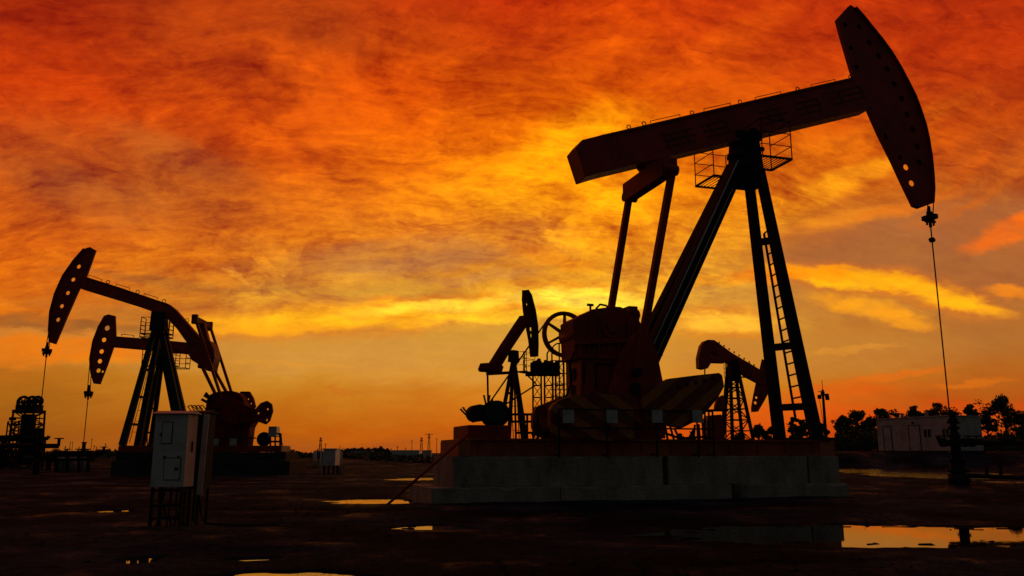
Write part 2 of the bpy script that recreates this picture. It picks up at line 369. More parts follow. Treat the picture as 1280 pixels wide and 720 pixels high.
def gz(x, y):
    z = .012+.030*n2(x, y, .35, 3.1)+.018*n2(x, y, 1.3, 7.7)+.012*n2(x, y, 3.7, 1.3)
    near = smooth(34, 12, y)
    z += near*(.016*n2(x, y, 6., 5.)+.010*n2(x, y, 13., 2.))
    z = z*(1-.65*smooth(20, 48, y))+.03-.012*smooth(20, 48, y)
    # wheel ruts running across the yard
    for ph, amp in ((0., .035), (2.3, .03)):
        q = y-(13.8+ph+.05*x+.5*math.sin(x*.25+ph)); z -= amp*math.exp(-(q/.28)**2)*smooth(9, 2, abs(x+1))
    for (cx0, cy0, ax, ay, dep) in PUD:
        if abs(x-cx0) > ax*1.6+1.2 or abs(y-cy0) > ay*1.8+1.2: continue
        wx = .45*n2(x, y, .7, 9.)+.25*n2(x, y, 2.2, 1.); wy = .22*n2(x, y, 1.1, 4.)+.12*n2(x, y, 3., 2.)
        r0_ = math.sqrt(((x-cx0)/(ax+.5))**2+((y-cy0)/(ay+.4))**2); fl = 1-smooth(1.0, 1.5, r0_); z = z*(1-.8*fl)-.010*fl
        r = math.sqrt(((x-cx0)/ax+wx*.8/max(ax, 1.)*2)**2+((y-cy0+wy*min(ay, 1.2))/ay)**2)
        k = 1-smooth(.80, 1.12, r)
        z -= dep*k*(1+.55*n2(x, y, 2.3, 2.)+.35*n2(x, y, 5.1, 7.))
        isl = max(0., n2(x*.6, y*1.8, 3.4, 12.)+.5*n2(x, y, 7., 4.)-.13); z += max(0., min(dep*k*isl*smooth(.40, .95, r)*5., -.012+.02*n2(x, y, 9., 1.)-z))
    # raised pad and field on the right, beyond the well
    rise = smooth(60, 65.5, y-.05*max(0, 36-x))*smooth(8, 18, x-(y-44)*.18)
    z += rise*(1.05+.06*n2(x, y, .3, 6.))
    # low bank far on the left
    z += .45*smooth(50, 74, y)*smooth(-6, -14, x-.12*(60-y)) + .25*smooth(60, 90, y)
    # ground drawn up around the well cellar
    wx0, wy0 = WELL
    z += .20*math.exp(-(((x-wx0)**2+(y-wy0)**2)/2.6))
    return z
M1 = Frame(-1.75, 19.62, 17)
wu = M1.uz(1190, 515, 0)[0]; wp = M1.world(wu, 0); WELL = (wp.x, wp.y)
xs = []; x = -62.
while x < 92:
    xs.append(x); ax = abs(x-2); x += .16 if ax < 13 else (.16+(ax-13)*.022)
ys = [4.]
while ys[-1] < 118: ys.append(ys[-1]+max(.045, .0078*ys[-1]))
gv = [(x, y, gz(x, y)) for y in ys for x in xs]; nx = len(xs)
gf = [(j*nx+i, j*nx+i+1, (j+1)*nx+i+1, (j+1)*nx+i) for j in range(len(ys)-1) for i in range(nx-1)]
me = bpy.data.meshes.new('ground'); me.from_pydata(gv, [], gf)
for p in me.polygons: p.use_smooth = True
gm = bpy.data.materials.new('wet_mud'); gm.use_nodes = True; t = gm.node_tree; p = t.nodes['Principled BSDF']
tcx = t.nodes.new('ShaderNodeTexCoord')
def gn(scale, detail, rough=.6):
    n = t.nodes.new('ShaderNodeTexNoise'); n.inputs['Scale'].default_value = scale; n.inputs['Detail'].default_value = detail; n.inputs['Roughness'].default_value = rough
    t.links.new(tcx.outputs['Object'], n.inputs['Vector']); return n
a = gn(.28, 8, .62); r = t.nodes.new('ShaderNodeValToRGB'); e = r.color_ramp.elements
e[0].position = .42; e[0].color = (.0025, .006, .009, 1); e[1].position = .66; e[1].color = (.027, .045, .062, 1)
t.links.new(a.outputs['Fac'], r.inputs[0])
b = gn(6., 8, .7); mx = t.nodes.new('ShaderNodeMix'); mx.data_type = 'RGBA'; mx.blend_type = 'MULTIPLY'; mx.inputs[0].default_value = .8
rb = t.nodes.new('ShaderNodeValToRGB'); rb.color_ramp.elements[0].position = .3; rb.color_ramp.elements[0].color = (.12, .12, .12, 1); rb.color_ramp.elements[1].position = .7; rb.color_ramp.elements[1].color = (3.2, 3.0, 2.9, 1)
t.links.new(b.outputs['Fac'], rb.inputs[0]); t.links.new(r.outputs[0], mx.inputs[6]); t.links.new(rb.outputs[0], mx.inputs[7]); t.links.new(mx.outputs[2], p.inputs['Base Color'])
wt = gn(.55, 9, .72); wr = t.nodes.new('ShaderNodeMapRange'); wr.interpolation_type = 'SMOOTHSTEP'; t.links.new(wt.outputs['Fac'], wr.inputs[0])
for i_, v_ in enumerate((.50, .68, .92, .45)): wr.inputs[1+i_].default_value = v_
t.links.new(wr.outputs[0], p.inputs['Roughness'])
ws = t.nodes.new('ShaderNodeMapRange'); t.links.new(wr.outputs[0], ws.inputs[0])
for i_, v_ in enumerate((.45, .92, .07, .02)): ws.inputs[1+i_].default_value = v_
t.links.new(ws.outputs[0], p.inputs['Specular IOR Level'])
bp = t.nodes.new('ShaderNodeBump'); bp.inputs['Strength'].default_value = 1.; bp.inputs['Distance'].default_value = .12
b2 = gn(11., 9, .7); t.links.new(b2.outputs['Fac'], bp.inputs['Height']); t.links.new(bp.outputs[0], p.inputs['Normal'])
me.materials.append(gm)
go = bpy.data.objects.new('ground', me); COL.objects.link(go); tag(go, kind='structure')
q = MB(); q.add([(-4000, -1500, -.4), (4000, -1500, -.4), (4000, 6000, -.4), (-4000, 6000, -.4)], [(0, 1, 2, 3)])
tag(q.build('plain', gm), kind='structure')
wm = bpy.data.materials.new('still_water'); wm.use_nodes = True; t = wm.node_tree; p = t.nodes['Principled BSDF']
p.inputs['Base Color'].default_value = (.012, .011, .008, 1); p.inputs['Roughness'].default_value = .02; p.inputs['IOR'].default_value = 1.45
p.inputs['Specular IOR Level'].default_value = .7
tcx = t.nodes.new('ShaderNodeTexCoord'); n = t.nodes.new('ShaderNodeTexNoise'); n.inputs['Scale'].default_value = 3.; n.inputs['Detail'].default_value = 3
bp = t.nodes.new('ShaderNodeBump'); bp.inputs['Distance'].default_value = .05
sxy = t.nodes.new('ShaderNodeSeparateXYZ'); t.links.new(tcx.outputs['Object'], sxy.inputs[0]); mr = t.nodes.new('ShaderNodeMapRange'); t.links.new(sxy.outputs[1], mr.inputs[0])
for i_, v_ in enumerate((18., 42., .012, .9)): mr.inputs[1+i_].default_value = v_
t.links.new(mr.outputs[0], bp.inputs['Strength'])
t.links.new(tcx.outputs['Object'], n.inputs[0]); t.links.new(n.outputs['Fac'], bp.inputs['Height']); t.links.new(bp.outputs[0], p.inputs['Normal'])
q = MB(); q.add([(-61, 4.5, -.022), (90, 4.5, -.022), (90, 117, -.022), (-61, 117, -.022)], [(0, 1, 2, 3)])
tag(q.build('water', wm), kind='structure')
# clods and stones scattered on the mud
q = MB(); rr = random.Random(3)
for i in range(12000):
    y = 6+34*rr.random()**1.7; x = (rr.random()*1.5-.75)*y*1.05
    z = gz(x, y)
    if z < -.02 or n2(x, y, .45, 8.)+.35*n2(x, y, 1.7, 3.) < -.05+.3*rr.random(): continue
    s = .006+.028*rr.random()**4+.0007*y; d = []
    for k in range(6):
        a = k*math.pi/3+rr.random()*.6; d.append((x+s*math.cos(a)*(.6+rr.random()*.7), y+s*math.sin(a)*(.6+rr.random()*.7), z-.005+.15*s))
    o = len(q.v); d.append((x, y, z+s*(.25+.4*rr.random())))
    q.add(d, [(k, (k+1) % 6, 6) for k in range(6)])
tag(q.build('clods_and_stones', gm), kind='stuff')
# ============================================================ the big pumping unit
def lattice(q, c, w0, w1, z0, z1, bays, r=.04, diag=True, yaw=0.):
    """four legged lattice, corners w0 wide at the foot and w1 at the top"""
    ca_, sa_ = math.cos(yaw), math.sin(yaw)
    def cn(i, t):
        w = (w0+(w1-w0)*t)/2; a = ((-1,-1),(1,-1),(1,1),(-1,1))[i % 4]
        x, y = a[0]*w, a[1]*w
        return Vector((c[0]+x*ca_-y*sa_, c[1]+x*sa_+y*ca_, z0+(z1-z0)*t))
    for i in range(4):
        q.tube(cn(i, 0), cn(i, 1), r*1.5, 5)
        for b_ in range(bays):
            t0, t1 = b_/bays, (b_+1)/bays
            q.tube(cn(i, t1), cn(i+1, t1), r, 4)
            if diag:
                if (b_+i) % 2: q.tube(cn(i, t0), cn(i+1, t1), r*.8, 4)
                else: q.tube(cn(i+1, t0), cn(i, t1), r*.8, 4)
def ladder(par, a, b, w, across=(0, 1, 0), rung=.32, r=.022, name='ladder', m=None):
    q = MB(); a, b = Vector(a), Vector(b); s = Vector(across).normalized()*w/2
    q.tube(a-s, b-s, r, 6).tube(a+s, b+s, r, 6)
    n = int((b-a).length/rung)
    for i in range(1, n): p_ = a.lerp(b, i/n); q.tube(p_-s, p_+s, r*.7, 5)
    return q.build(name, m or BLK, par)
def cage(par, u0, u1, na, nb, z, h=1.0, r=.016, mids=2, name='service_platform', inner=None):
    """grated floor with handrails; 'inner' is the side (n) left open towards the post"""
    q = MB()
    for n_ in (na, nb): q.bar((u0, n_, z), (u1, n_, z), .05, .05)
    for u_ in (u0, u1): q.bar((u_, na, z), (u_, nb, z), .05, .05)
    k = 9
    for i in range(1, k): u_ = u0+(u1-u0)*i/k; q.tube((u_, na, z), (u_, nb, z), .011, 4)
    o = q.build(name, BLK, par)
    q = MB(); cs = [(u0, na), (u1, na), (u1, nb), (u0, nb)]
    for a in cs: q.tube((a[0], a[1], z), (a[0], a[1], z+h), r, 5)
    for i in range(4):
        a, b = cs[i], cs[(i+1) % 4]
        if inner is not None and abs(a[1]-inner) < .01 and abs(b[1]-inner) < .01: continue
        for j in range(1, mids+2): zz_ = z+h*j/(mids+1); q.tube((a[0], a[1], zz_), (b[0], b[1], zz_), r*.8, 5)
    q.build('handrail', BLK, o)
    return o
def horsehead(par, F, pts, holes, hw=.06, track=.17, plate=.022, through=None, m=RED, arc=None):
    """two side plates close together, edged all round, with a wide curved track for the wires on the arc side"""
    P0 = F.poly(pts, -hw); H = [circ(F.uz(a, b, -hw), r_, 14) for a, b, r_ in holes]
    q = MB(); q.poly(P0, -hw, -hw+plate, H)
    if through is None: H2 = H
    else:
        H2 = [circ(F.uz(holes[i][0], holes[i][1], hw), holes[i][2]*1.25, 14) for i in through]
    q.poly(P0, hw-plate, hw, H2)
    n = len(P0)
    for i in range(n):
        a, b = P0[i], P0[(i+1) % n]
        w = 2*track if (arc and arc[0] <= i < arc[1]) else 2*hw+.02
        q.bar((a[0], 0, a[1]), (b[0], 0, b[1]), w, .02, up=(b[1]-a[1]+1e-6, 0, -(b[0]-a[0])))
    return q.build('horsehead', m, par)
def wheel(par, c, r, rim, spokes, m, name='sheave', a0=0., w=.12, hub=.14):
    q = MB(); q.ring(c, r-rim, rim, 'y', 40, 8, flat=w/rim/1.2)
    o = q.build(name, m, par); c = Vector(c)
    q = MB(); q.tube(c+Vector((0, -w*.8, 0)), c+Vector((0, w*.8, 0)), hub, 16)
    for i in range(spokes):
        a = a0+2*math.pi*i/spokes; d = Vector((math.cos(a), 0, math.sin(a)))
        q.bar(c+d*hub*.8, c+d*(r-rim), .07, .11, up=(0, 1, 0), w2=.05, h2=.075)
    q.build('spokes', m, o)
    return o
def rope_and_rod(par, F, top, clampy, rod, bottom, n=0., dx=.09, s=1.):
    """bridle wires down to the carrier bar, then the polished rod down to the well"""
    u, z = F.uz(rod[0], rod[1], n); ub = u
    zt = F.uz(top[0], top[1], n)[1]; ut = F.uz(top[0], top[1], n)[0]; zc = F.uz(clampy[0], clampy[1], n)[1]; zb = F.uz(bottom[0], bottom[1], n)[1]
    q = MB()
    for k in (-1, 1): q.tube((ut-.02, n+k*dx*1.2, zt), (u, n+k*dx*1.4, zc), .018*s, 6)
    q.build('bridle', ROPE, par)
    q = MB(); q.span((u-.12*s, n-.2*s, zc-.07*s), (u+.12*s, n+.2*s, zc+.07*s)); q.tube((u-.17*s, n, zc-.12*s), (u+.17*s, n, zc-.12*s), .05*s, 8)
    q.tube((u, n, zc+.35*s), (u, n, zc-.3*s), .045*s, 8); q.span((u-.06*s, n-.06*s, zc+.08*s), (u+.06*s, n+.06*s, zc+.18*s))
    for k in (-1, 1): q.tube((u+k*.12*s, n, zc), (u+k*.12*s, n, zc-.24*s), .035*s, 6)
    q.build('carrier_bar', BLK, par)
    q = MB(); q.tube((u, n, zc), (u, n, zb), .019*s, 8); q.build('polished_rod', ROPE, par)
    return u
def stirrup(q, a, b, h, r=.011):   # a staple shaped hand grip standing on a beam
    a, b = Vector(a), Vector(b); up = Vector((0, 0, h)); q.path([a, a+up, b+up, b], r, 5)

F = M1
T = thing('pumpjack', 'largest pumpjack, red beam high on the right, standing on a concrete block foundation', 'pumpjack', (F.x, F.y, 0), F.yaw)
BW = .30
# walking beam
q = MB(); top0, top1 = F.uz(752, 170, -BW), F.uz(1069, 97, -BW); bo0, bo1 = F.uz(752, 214, -BW), F.uz(1090, 133.5, -BW)
q.poly([top0, top1, bo1, bo0], -BW+.05, BW-.05)
for a, b in ((top0, top1), (bo0, bo1)):
    q.bar((a[0], 0, a[1]), (b[0], 0, b[1]), 2*BW, .06, up=(0, 0, 1))
for t_ in (.28, .5, .72, .9):      # web stiffeners
    a = Vector((top0[0], 0, top0[1])).lerp(Vector((top1[0], 0, top1[1])), t_); b = Vector((bo0[0], 0, bo0[1])).lerp(Vector((bo1[0], 0, bo1[1])), t_)
    if 0: q.bar(a+Vector((0, k*(BW-.025), 0)), b+Vector((0, k*(BW-.025), 0)), .05, .02, up=(1, 0, 0))
beam = q.build('walking_beam', RED, T)
q = MB(); q.poly(F.poly([(720, 184.5), (728, 174.5), (762, 166), (765, 211), (748, 216), (732, 221)], -BW-.05), -BW-.05, BW+.05)
q.build('tail_block', RED, beam, .02)
def along(px): 
    t_ = (px-762)/(1066-762.); return F.P(px, 166+(97-166)*t_, -.22)+Vector((0, 0, .01))
for a, b in ((813, 850), (880, 913), (944, 976), (1014, 1044)): q = MB(); stirrup(q, along(a), along(b), .06); q.build('grab_rail', BLK, beam)
for a in (786, 805, 865, 925, 997, 1063):
    c_ = along(a); q = MB(); q.ring(c_+Vector((0, 0, .03)), .055, .014, 'y', 14, 5); q.build('lifting_eye', BLK, beam)
# worn dark painted characters on the web of the beam (no longer legible)
q = MB(); rr = random.Random(5)
d_ = (Vector((top1[0], 0, top1[1]))-Vector((top0[0], 0, top0[1]))).normalized(); upv = Vector((-d_.z, 0, d_.x))
for (pxa, pxb, pym) in ((823, 866, 178), (872, 914, 166), (944, 980, 149), (988, 1024, 138), (1030, 1078, 125)):
    q = MB(); A = F.P(pxa, pym+4, 0); A.y = 0; wdt = (F.P(pxb, pym, 0)-A).length
    for k in range(3):
        hh = -.16+.17*k; s0 = A+upv*hh+d_*(.05*rr.random())
        q.bar(s0+Vector((0, -BW+.046, 0)), s0+d_*wdt*(.75+.2*rr.random())+Vector((0, -BW+.046, 0)), .004, .05, up=upv)
    for k in range(2):
        s0 = A+d_*wdt*(.12+.5*k+.25*rr.random())
        q.bar(s0-upv*.2+Vector((0, -BW+.044, 0)), s0+upv*.2+Vector((0, -BW+.044, 0)), .05, .004, up=(0, 1, 0))
    q.build('faded_lettering', FADE, beam)
# horsehead
HP = [(1063,6.5),(1047,24),(1053,46),(1060,70),(1068,97),(1085,134),(1099,166),(1117,202),(1130,230),(1143,257),(1150,259.5),(1165,254),(1166,236),(1165,218),(1163,197),(1159.5,175),(1155.5,157),(1150,140),(1143,121),(1134,103),(1124,84),(1113,66),(1101,49.5),(1087.5,33),(1078,21),(1068,10)]
HH = [(1,1)]
holes = [(1074,34,.085),(1086.5,53,.1),(1098,70,.1),(1109,86.5,.1),(1118,105,.1),(1127,123.5,.1),(1134,143,.1),(1141,162,.1),(1146.5,183,.1),(1148.5,203,.1),(1056.5,31,.08),(1063.5,60,.08),(1071,84,.08),(1107,171,.08),(1125,197,.08),(1132.5,209,.095),(1139.5,229,.095)]
hd = horsehead(T, F, HP, holes, .06, .16, through=[15, 16], arc=(11, 25))
# post
ap = F.uz(930, 180, 0)
q = MB(); q.poly([(ap[0]-.40, ap[1]-1.25), (ap[0]+.42, ap[1]-1.25), (ap[0]+.28, ap[1]+.05), (ap[0]-.28, ap[1]+.05)], -.33, .33)
for k in (-1, 1): q.tube((ap[0]-.52, .0, ap[1]-.45), (ap[0]-.3, .0, ap[1]-.45), .1, 8); q.tube((ap[0]+.3, k*.2, ap[1]-.18), (ap[0]+.48, k*.2, ap[1]-.18), .07, 8)
post = q.build('samson_post', BLK, T)
q = MB(); q.tube((ap[0], -.5, ap[1]+.12), (ap[0], .5, ap[1]+.12), .17, 16); q.box((ap[0], 0, ap[1]+.16), (.8, .62, .22))
q.build('saddle_bearing', BLK, post)
TOPN, BOTN = .22, .80
legs_px = [((950, 215), (1021, 549), -1), ((935, 215), (974.5, 549), 1)]
lp = {}
for (a, b, k) in legs_px:
    A, B = F.P(a[0], a[1], k*TOPN), F.P(b[0], b[1], k*BOTN)
    q = MB(); q.bar(A, B,   .20, .22, up=(0, 1, 0), w2=.26, h2=.25)
    q.span((B.x-.3, B.y-.22, B.z-.03), (B.x+.3, B.y+.22, B.z+.04))
    q.build('leg', BLK, T); lp[k] = (A, B)
for (t_) in (.27, .665, .885):
    q = MB(); a = lp[-1][0].lerp(lp[-1][1], t_); b = lp[1][0].lerp(lp[1][1], t_); q.bar(a, b, .16, .18); q.build('cross_brace', BLK, T)
RT = {}
for k in (-1, 1):
    A = F.P(920-2*k, 208, k*.16); B = F.P(757, 548, k*.42); B.x = F.uz(757, 548, 0)[0]; B.z = 1.42
    q = MB(); q.bar(A, B, .34, .36, up=(0, 1, 0), w2=.42, h2=.40); q.build('rear_leg', BLK, T); RT[k] = (A, B)
for i in range(1, 9): q = MB(); q.bar(RT[-1][0].lerp(RT[-1][1], i/9), RT[1][0].lerp(RT[1][1], i/9), .08, .1); q.build('leg_batten', GRN, T)
q = MB(); A, B = RT[-1]; off = Vector((-.1, -.2, .1)); q.tube(A+off, B+off, .022, 6); off = Vector((.06, -.2, 0)); q.tube(A.lerp(B, .1)+off, B+off, .012, 5)
q.build('conduit', WHT, T)
# ladder up the near front leg
A = F.P(957, 292, -.35); B = F.P(1000, 524, -.15)
q = MB(); n_ = 17
A2 = lp[-1][0].lerp(lp[-1][1], .22); B2 = lp[-1][0].lerp(lp[-1][1], .93)
A1 = F.P(955, 292, -.1); B1 = F.P(995, 527, -.25)
q.tube(A1, B1, .036, 6)
for i in range(n_+1): q.tube(A1.lerp(B1, i/n_), A2.lerp(B2, i/n_), .024, 5)
q.build('ladder', BLK, T)
# service platforms either side of the post head
zp = ap[1]-.86
cage(T, ap[0]-.35, ap[0]+.55, -.42, -1.35, zp, 1.05, inner=-.42)
cage(T, ap[0]-.75, ap[0]+.30, .42, 1.45, zp, 1.05, inner=.42)
# tail bearing, equalizer, pitmans
eq = F.uz(811, 226, 0)
q = MB(); bpx = F.poly([(793, 203), (840, 193), (832, 200), (824, 204), (819, 213), (813, 228), (804, 226), (805, 214), (800, 208)], 0)
q.poly(bpx, -.22, .22); q.build('tail_bearing', DRED, T)
q = MB(); EN = 1.18
q.bar((eq[0], -EN, eq[1]+.05), (eq[0], EN, eq[1]+.05), .46, .40)
q.bar((eq[0]-.1, -EN-.06, eq[1]-.02), (eq[0]-.1, EN-.1, eq[1]-.02), .3, .52)
for k in (-1, 1): q.tube((eq[0]-.2, k*(EN+.02), eq[1]-.1), (eq[0]+.2, k*(EN+.02), eq[1]-.1), .14, 10)
q.build('equalizer', DRED, T, .015)
pinN = F.P(800, 462, -EN); pinF = F.P(766, 400, EN); pinF.x = F.uz(765, 383, EN)[0]-.02
q = MB(); tn = Vector((eq[0]+.05, -EN, eq[1]-.2)); ln = F.P(805.5, 410, -EN); pinN = ln+(ln-tn)*.27
q.bar(tn, pinN, .16, .17, up=(0, 1, 0)); q.build('pitman_arm', DRED, T)
q = MB(); tf = Vector((eq[0]-.05, EN, eq[1]-.2)); lf = F.P(764.5, 382, EN); pinF = lf+(lf-tf)*.35
q.bar(tf, pinF, .16, .17, up=(0, 1, 0)); q.build('pitman_arm', DRED, T)
# gear reducer on its stand
q = MB(); q.poly(F.poly([(718,448),(716,400),(722,396),(735,390),(741,386.5),(755,384.5),(768,383),(776,383.5),(783,386.5),(786,391),(800,402),(806,412),(812,432),(816,448)], -.45), -.45, .45)
q.tube(F.P(724, 418, -.5), F.P(724, 418, -.5)+Vector((0, 1.0, 0)), .17, 20)
g = q.build('gear_reducer', DRED, T, .03)
q = MB(); q.tube(F.P(793, 393, -.3), F.P(793, 393, -.3)+Vector((0, .7, 0)), .17, 14); q.span(F.P(786, 392, -.35), F.P(797, 383, -.35)+Vector((0, .6, 0))); q.build('bearing_cap', DRED, g)
q = MB(); c_ = F.P(738, 388, 0); q.tube(c_-Vector((0, 0, .1)), c_+Vector((0, 0, .16)), .03, 8); q.tube(c_+Vector((-.08, 0, .14)), c_+Vector((.08, 0, .14)), .035, 8); q.build('breather', DRED, g)
q = MB(); zt = F.uz(726, 446, -.5)[1]
a = F.uz(727, 446, -.5); b = F.uz(818, 446, -.5); c1 = F.uz(724, 550, -.5); d1 = F.uz(828, 550, -.5)
ovals = []
q.poly([(a[0], a[1]), (b[0], b[1]), (d1[0], 1.42), (c1[0], 1.42)], -.5, .5)
q.span((a[0]-.08, -.55, zt-.04), (b[0]+.12, .55, zt+.05))
st = q.build('reducer_stand', DRED, T, .02)
q = MB()
for py in (468, 489):
    c_ = F.P(722, py, -.1); q.tube(Vector((a[0]-.05-.0*py, -.02, c_.z)), Vector((a[0]+.02, -.02, c_.z)), .16, 14)
q.build('access_opening', BLK, st)
# big side gusset behind the rear leg foot
q = MB(); q.poly(F.poly([(812, 425), (821, 444), (826, 480), (832, 548), (800, 548), (800, 425)], .1), .1, .5); q.box(F.P(822.5, 444, .1), (.12, .3, .06)); q.build('side_gusset', DRED, T)
# cranks and striped counterweights
sh = F.P(789, 487, -.85)
q = MB(); q.tube((sh.x, -1.15, sh.z), (sh.x, 1.15, sh.z), .15, 14); q.build('crankshaft', BLK, T)
for k in (-1, 1):
    q = MB(); n0, n1 = (-1.08, -.92) if k < 0 else (.92, 1.08)
    pin = pinN if k < 0 else pinF
    q.poly(F.poly([(790, 420), (806, 408), (818, 440), (826, 480), (834, 500), (800, 530), (770, 520), (760, 490), (775, 440)], -.95), n0, n1)
    cr = q.build('crank', DRED, T)
    q = MB(); q.tube((pin.x, n0-.05, pin.z), (pin.x, k*EN+k*.12, pin.z), .11, 12); q.build('crank_pin', BLK, cr)
q = MB(); q.poly(F.poly([(800,484),(826,479),(838,473),(870,469),(899,466),(903,469),(905.5,483),(898,497),(884,514),(871,526),(853,535),(832,531),(806,524)], -1.22), -1.22, -.98); cw = q.build('counterweight', STR_R, T, .012)
q = MB(); q.poly(F.poly([(800,484),(826,479),(838,473),(870,469),(899,466),(903,469),(905.5,483),(898,497),(884,514),(871,526),(853,535),(832,531),(806,524)], -1.22), 1.0, 1.22); q.build('counterweight', STR_R, T, .012)
WL = [(792,497),(740,490),(714,495),(700,500),(693,505),(689,512),(689,530),(693,541),(700,546),(720,546),(760,552),(795,548)]
q = MB(); q.poly(F.poly(WL, -1.22), -1.16, -.96); q.build('counterweight', STR_L, T, .012)
WF = [(792,497),(740,490),(722,497),(710,502),(704,512),(704,530),(708,541),(720,546),(760,552),(795,548)]
q = MB(); q.poly(F.poly(WF, -1.22), .96, 1.16); q.build('counterweight', STR_L, T, .012)
for i in range(7):      # stiffening ribs, cover and bolts on the reducer
    x_ = 724+12*i; q = MB(); q.bar(F.P(x_, 444, -.47), F.P(x_+1.5, 396+.2*i, -.47), .05, .07, up=(0, 1, 0)); q.build('rib', DRED, g)
q = MB(); q.bar(F.P(718, 428, -.5), F.P(808, 424, -.5), .09, .12, up=(0, 0, 1)); q.build('flange', DRED, g)
for i in range(9):
    c_ = F.P(722+10*i, 428-.45*i, -.5); q = MB(); q.tube(c_-Vector((0, .0, .1)), c_+Vector((0, 0, .1)), .03, 6); q.build('bolt', BLK, g)
q = MB(); c_ = F.P(765, 408, -.5); q.tube(c_, c_-Vector((0, .05, 0)), .3, 20); q.tube(c_-Vector((0, .05, 0)), c_-Vector((0, .12, 0)), .17, 16); q.build('shaft_cover', DRED, g)
q = MB(); q.path([F.P(745, 386, -.3), F.P(750, 380.5, -.3), F.P(758, 382, -.3), F.P(760, 386, -.3)], .025, 6); q.build('lifting_handle', BLK, g)
for (x0, y0, x1, y1) in ((730, 452, 730, 480), (745, 455, 780, 455), (745, 455, 745, 485), (780, 455, 780, 485)):
    q = MB(); q.bar(F.P(x0, y0, -.515), F.P(x1, y1, -.515), .04, .03, up=(0, 1, 0)); q.build('door_frame', BLK, st0) if 0 else q.build('panel_seam', BLK, T)
q = MB(); q.path([F.P(718, 440, -.6), F.P(712, 455, -.6), F.P(714, 480, -.6), F.P(706, 500, -.6)], .03, 6); q.build('oil_hose', BLK, T)
for i in range(5):
    c_ = F.P(848+11*i, 483-2.5*i, -1.24); q = MB(); q.tube(c_, c_+Vector((0, .03, 0)), .05, 6); q.build('bolt', BLK, T)
# large belt sheave on the far side
wc = F.P(705.5, 418, .62); rad = (F.P(705, 389, .62)-F.P(705, 447, .62)).length/2
wheel(T, wc, rad, .055, 6, DRED, 'belt_sheave', .5, .14, .12)
# motor on its stand at the tail
m0 = F.P(622, 517, -.55)
rm = (F.P(622, 501.5, -.55)-F.P(622, 533, -.55)).length/2
q = MB(); q.tube(m0, m0+Vector((0, .5, 0)), rm, 26); q.tube(m0-Vector((0, .03, 0)), m0, rm*.8, 26, rm*.9)
for k in range(6): q.ring(m0+Vector((0, .04+.08*k, 0)), rm, .02, 'y', 26, 4)
mo = q.build('motor', GRN, T)
q = MB(); a = F.P(600, 516, -.4); q.tube(a, a+Vector((0, .6, 0)), .2, 16); q.span(F.P(592, 525, -.5), F.P(603, 510, -.5)+Vector((0, .5, 0))); q.build('junction_box', BLK, mo)
q = MB()
for (x0, y0, x1, y1) in ((576,512,592,528),(579,510,592,526),(605,495,608,508),(612,495,610,506),(615,500,618,506)):
    q = MB(); a = F.P(x0, y0, -.5); q.tube(a, F.P(x1, y1, -.5), .022, 6); q.tube(a, a+Vector((0, 0, .02)), .03, 6); q.build('brake_lever', BLK, T)
q = MB(); zs = F.uz(586, 553, -.8)[1]
a, b = F.uz(586, 531, -.8), F.uz(640, 553, -.8); q.span((a[0], -.75, zs), (b[0], .75, a[1])); q.build('motor_stand', DRED, T, .02)
q = MB(); a = F.uz(636, 517, -.6)
for (x0, x1, y) in ((636, 664, 518), (640, 664, 527), (645, 700, 541)): q.tube(F.P(x0, y, .3), F.P(x1, y, .3), .03, 6)
for x0 in (655, 659, 672, 686, 700): q.tube(F.P(x0, 517, .3), F.P(x0, 556, .3), .028, 6)
for x0 in (664, 678, 693): q.tube(F.P(x0, 540, .5), F.P(x0+6, 556, .5), .02, 5); q.tube(F.P(x0+6, 540, .5), F.P(x0, 556, .5), .02, 5)
q.build('belt_guard_frame', BLK, T)
# skid
q = MB(); zt, zb = 1.42, 1.02
uL, uR = F.uz(588, 552, -.9)[0], F.uz(1022, 548, -.9)[0]
for k in (-1, 1):
    q.span((uL, k*.9-.1, zt-.05), (uR, k*.9+.1, zt)); q.span((uL, k*.9-.1, zb), (uR, k*.9+.1, zb+.05)); q.span((uL+.01, k*.9-.03, zb+.05), (uR-.01, k*.9+.03, zt-.05))
    for i in range(12): u_ = uL+.2+(uR-uL-.4)*i/11; q.span((u_-.015, k*.9-.085, zb+.05), (u_+.015, k*.9+.085, zt-.05))
for i in range(9): u_ = uL+.15+(uR-uL-.3)*i/8; q.span((u_-.09, -.8, zb+.02), (u_+.09, .8, zt-.02))
q.build('skid', SKD, T)
q = MB(); u0 = F.uz(573, 552, -.9)[0]; q.span((u0, -.95, zb), (uL-.003, .95, zt-.02)); q.build('skid_end_plate', RUST, T, .01)
q = MB(); q.span((uR+.003, -.95, zb), (F.uz(1041, 548, -.9)[0], .95, zt)); q.build('skid_end_plate', RUST, T, .01)
# guard rail with white plates
q = MB(); rz = F.uz(760, 512, -1.38)[1]
us = [F.uz(p_, 520, -1.38)[0] for p_ in (700, 760, 822, 873, 893)]
for u_ in us: q.tube((u_, -1.30, 1.0), (u_, -1.30, rz), .024, 6)
for dz in (0, -.42): q.tube((us[0], -1.30, rz+dz), (us[-1], -1.30, rz+dz), .02, 6)
for u_ in us: q.tube((u_, -1.30, 1.06), (u_, -.95, 1.06), .02, 5)
gr = q.build('guard_rail', BLK, T)
for p_ in (710.5, 765, 821.5, 872):
    a = F.uz(p_, 520.5, -1.345); q = MB(); q.box((a[0], -1.345, a[1]), (.275, .012, .30)); s_ = q.build('sign_plate', SIGN, gr)
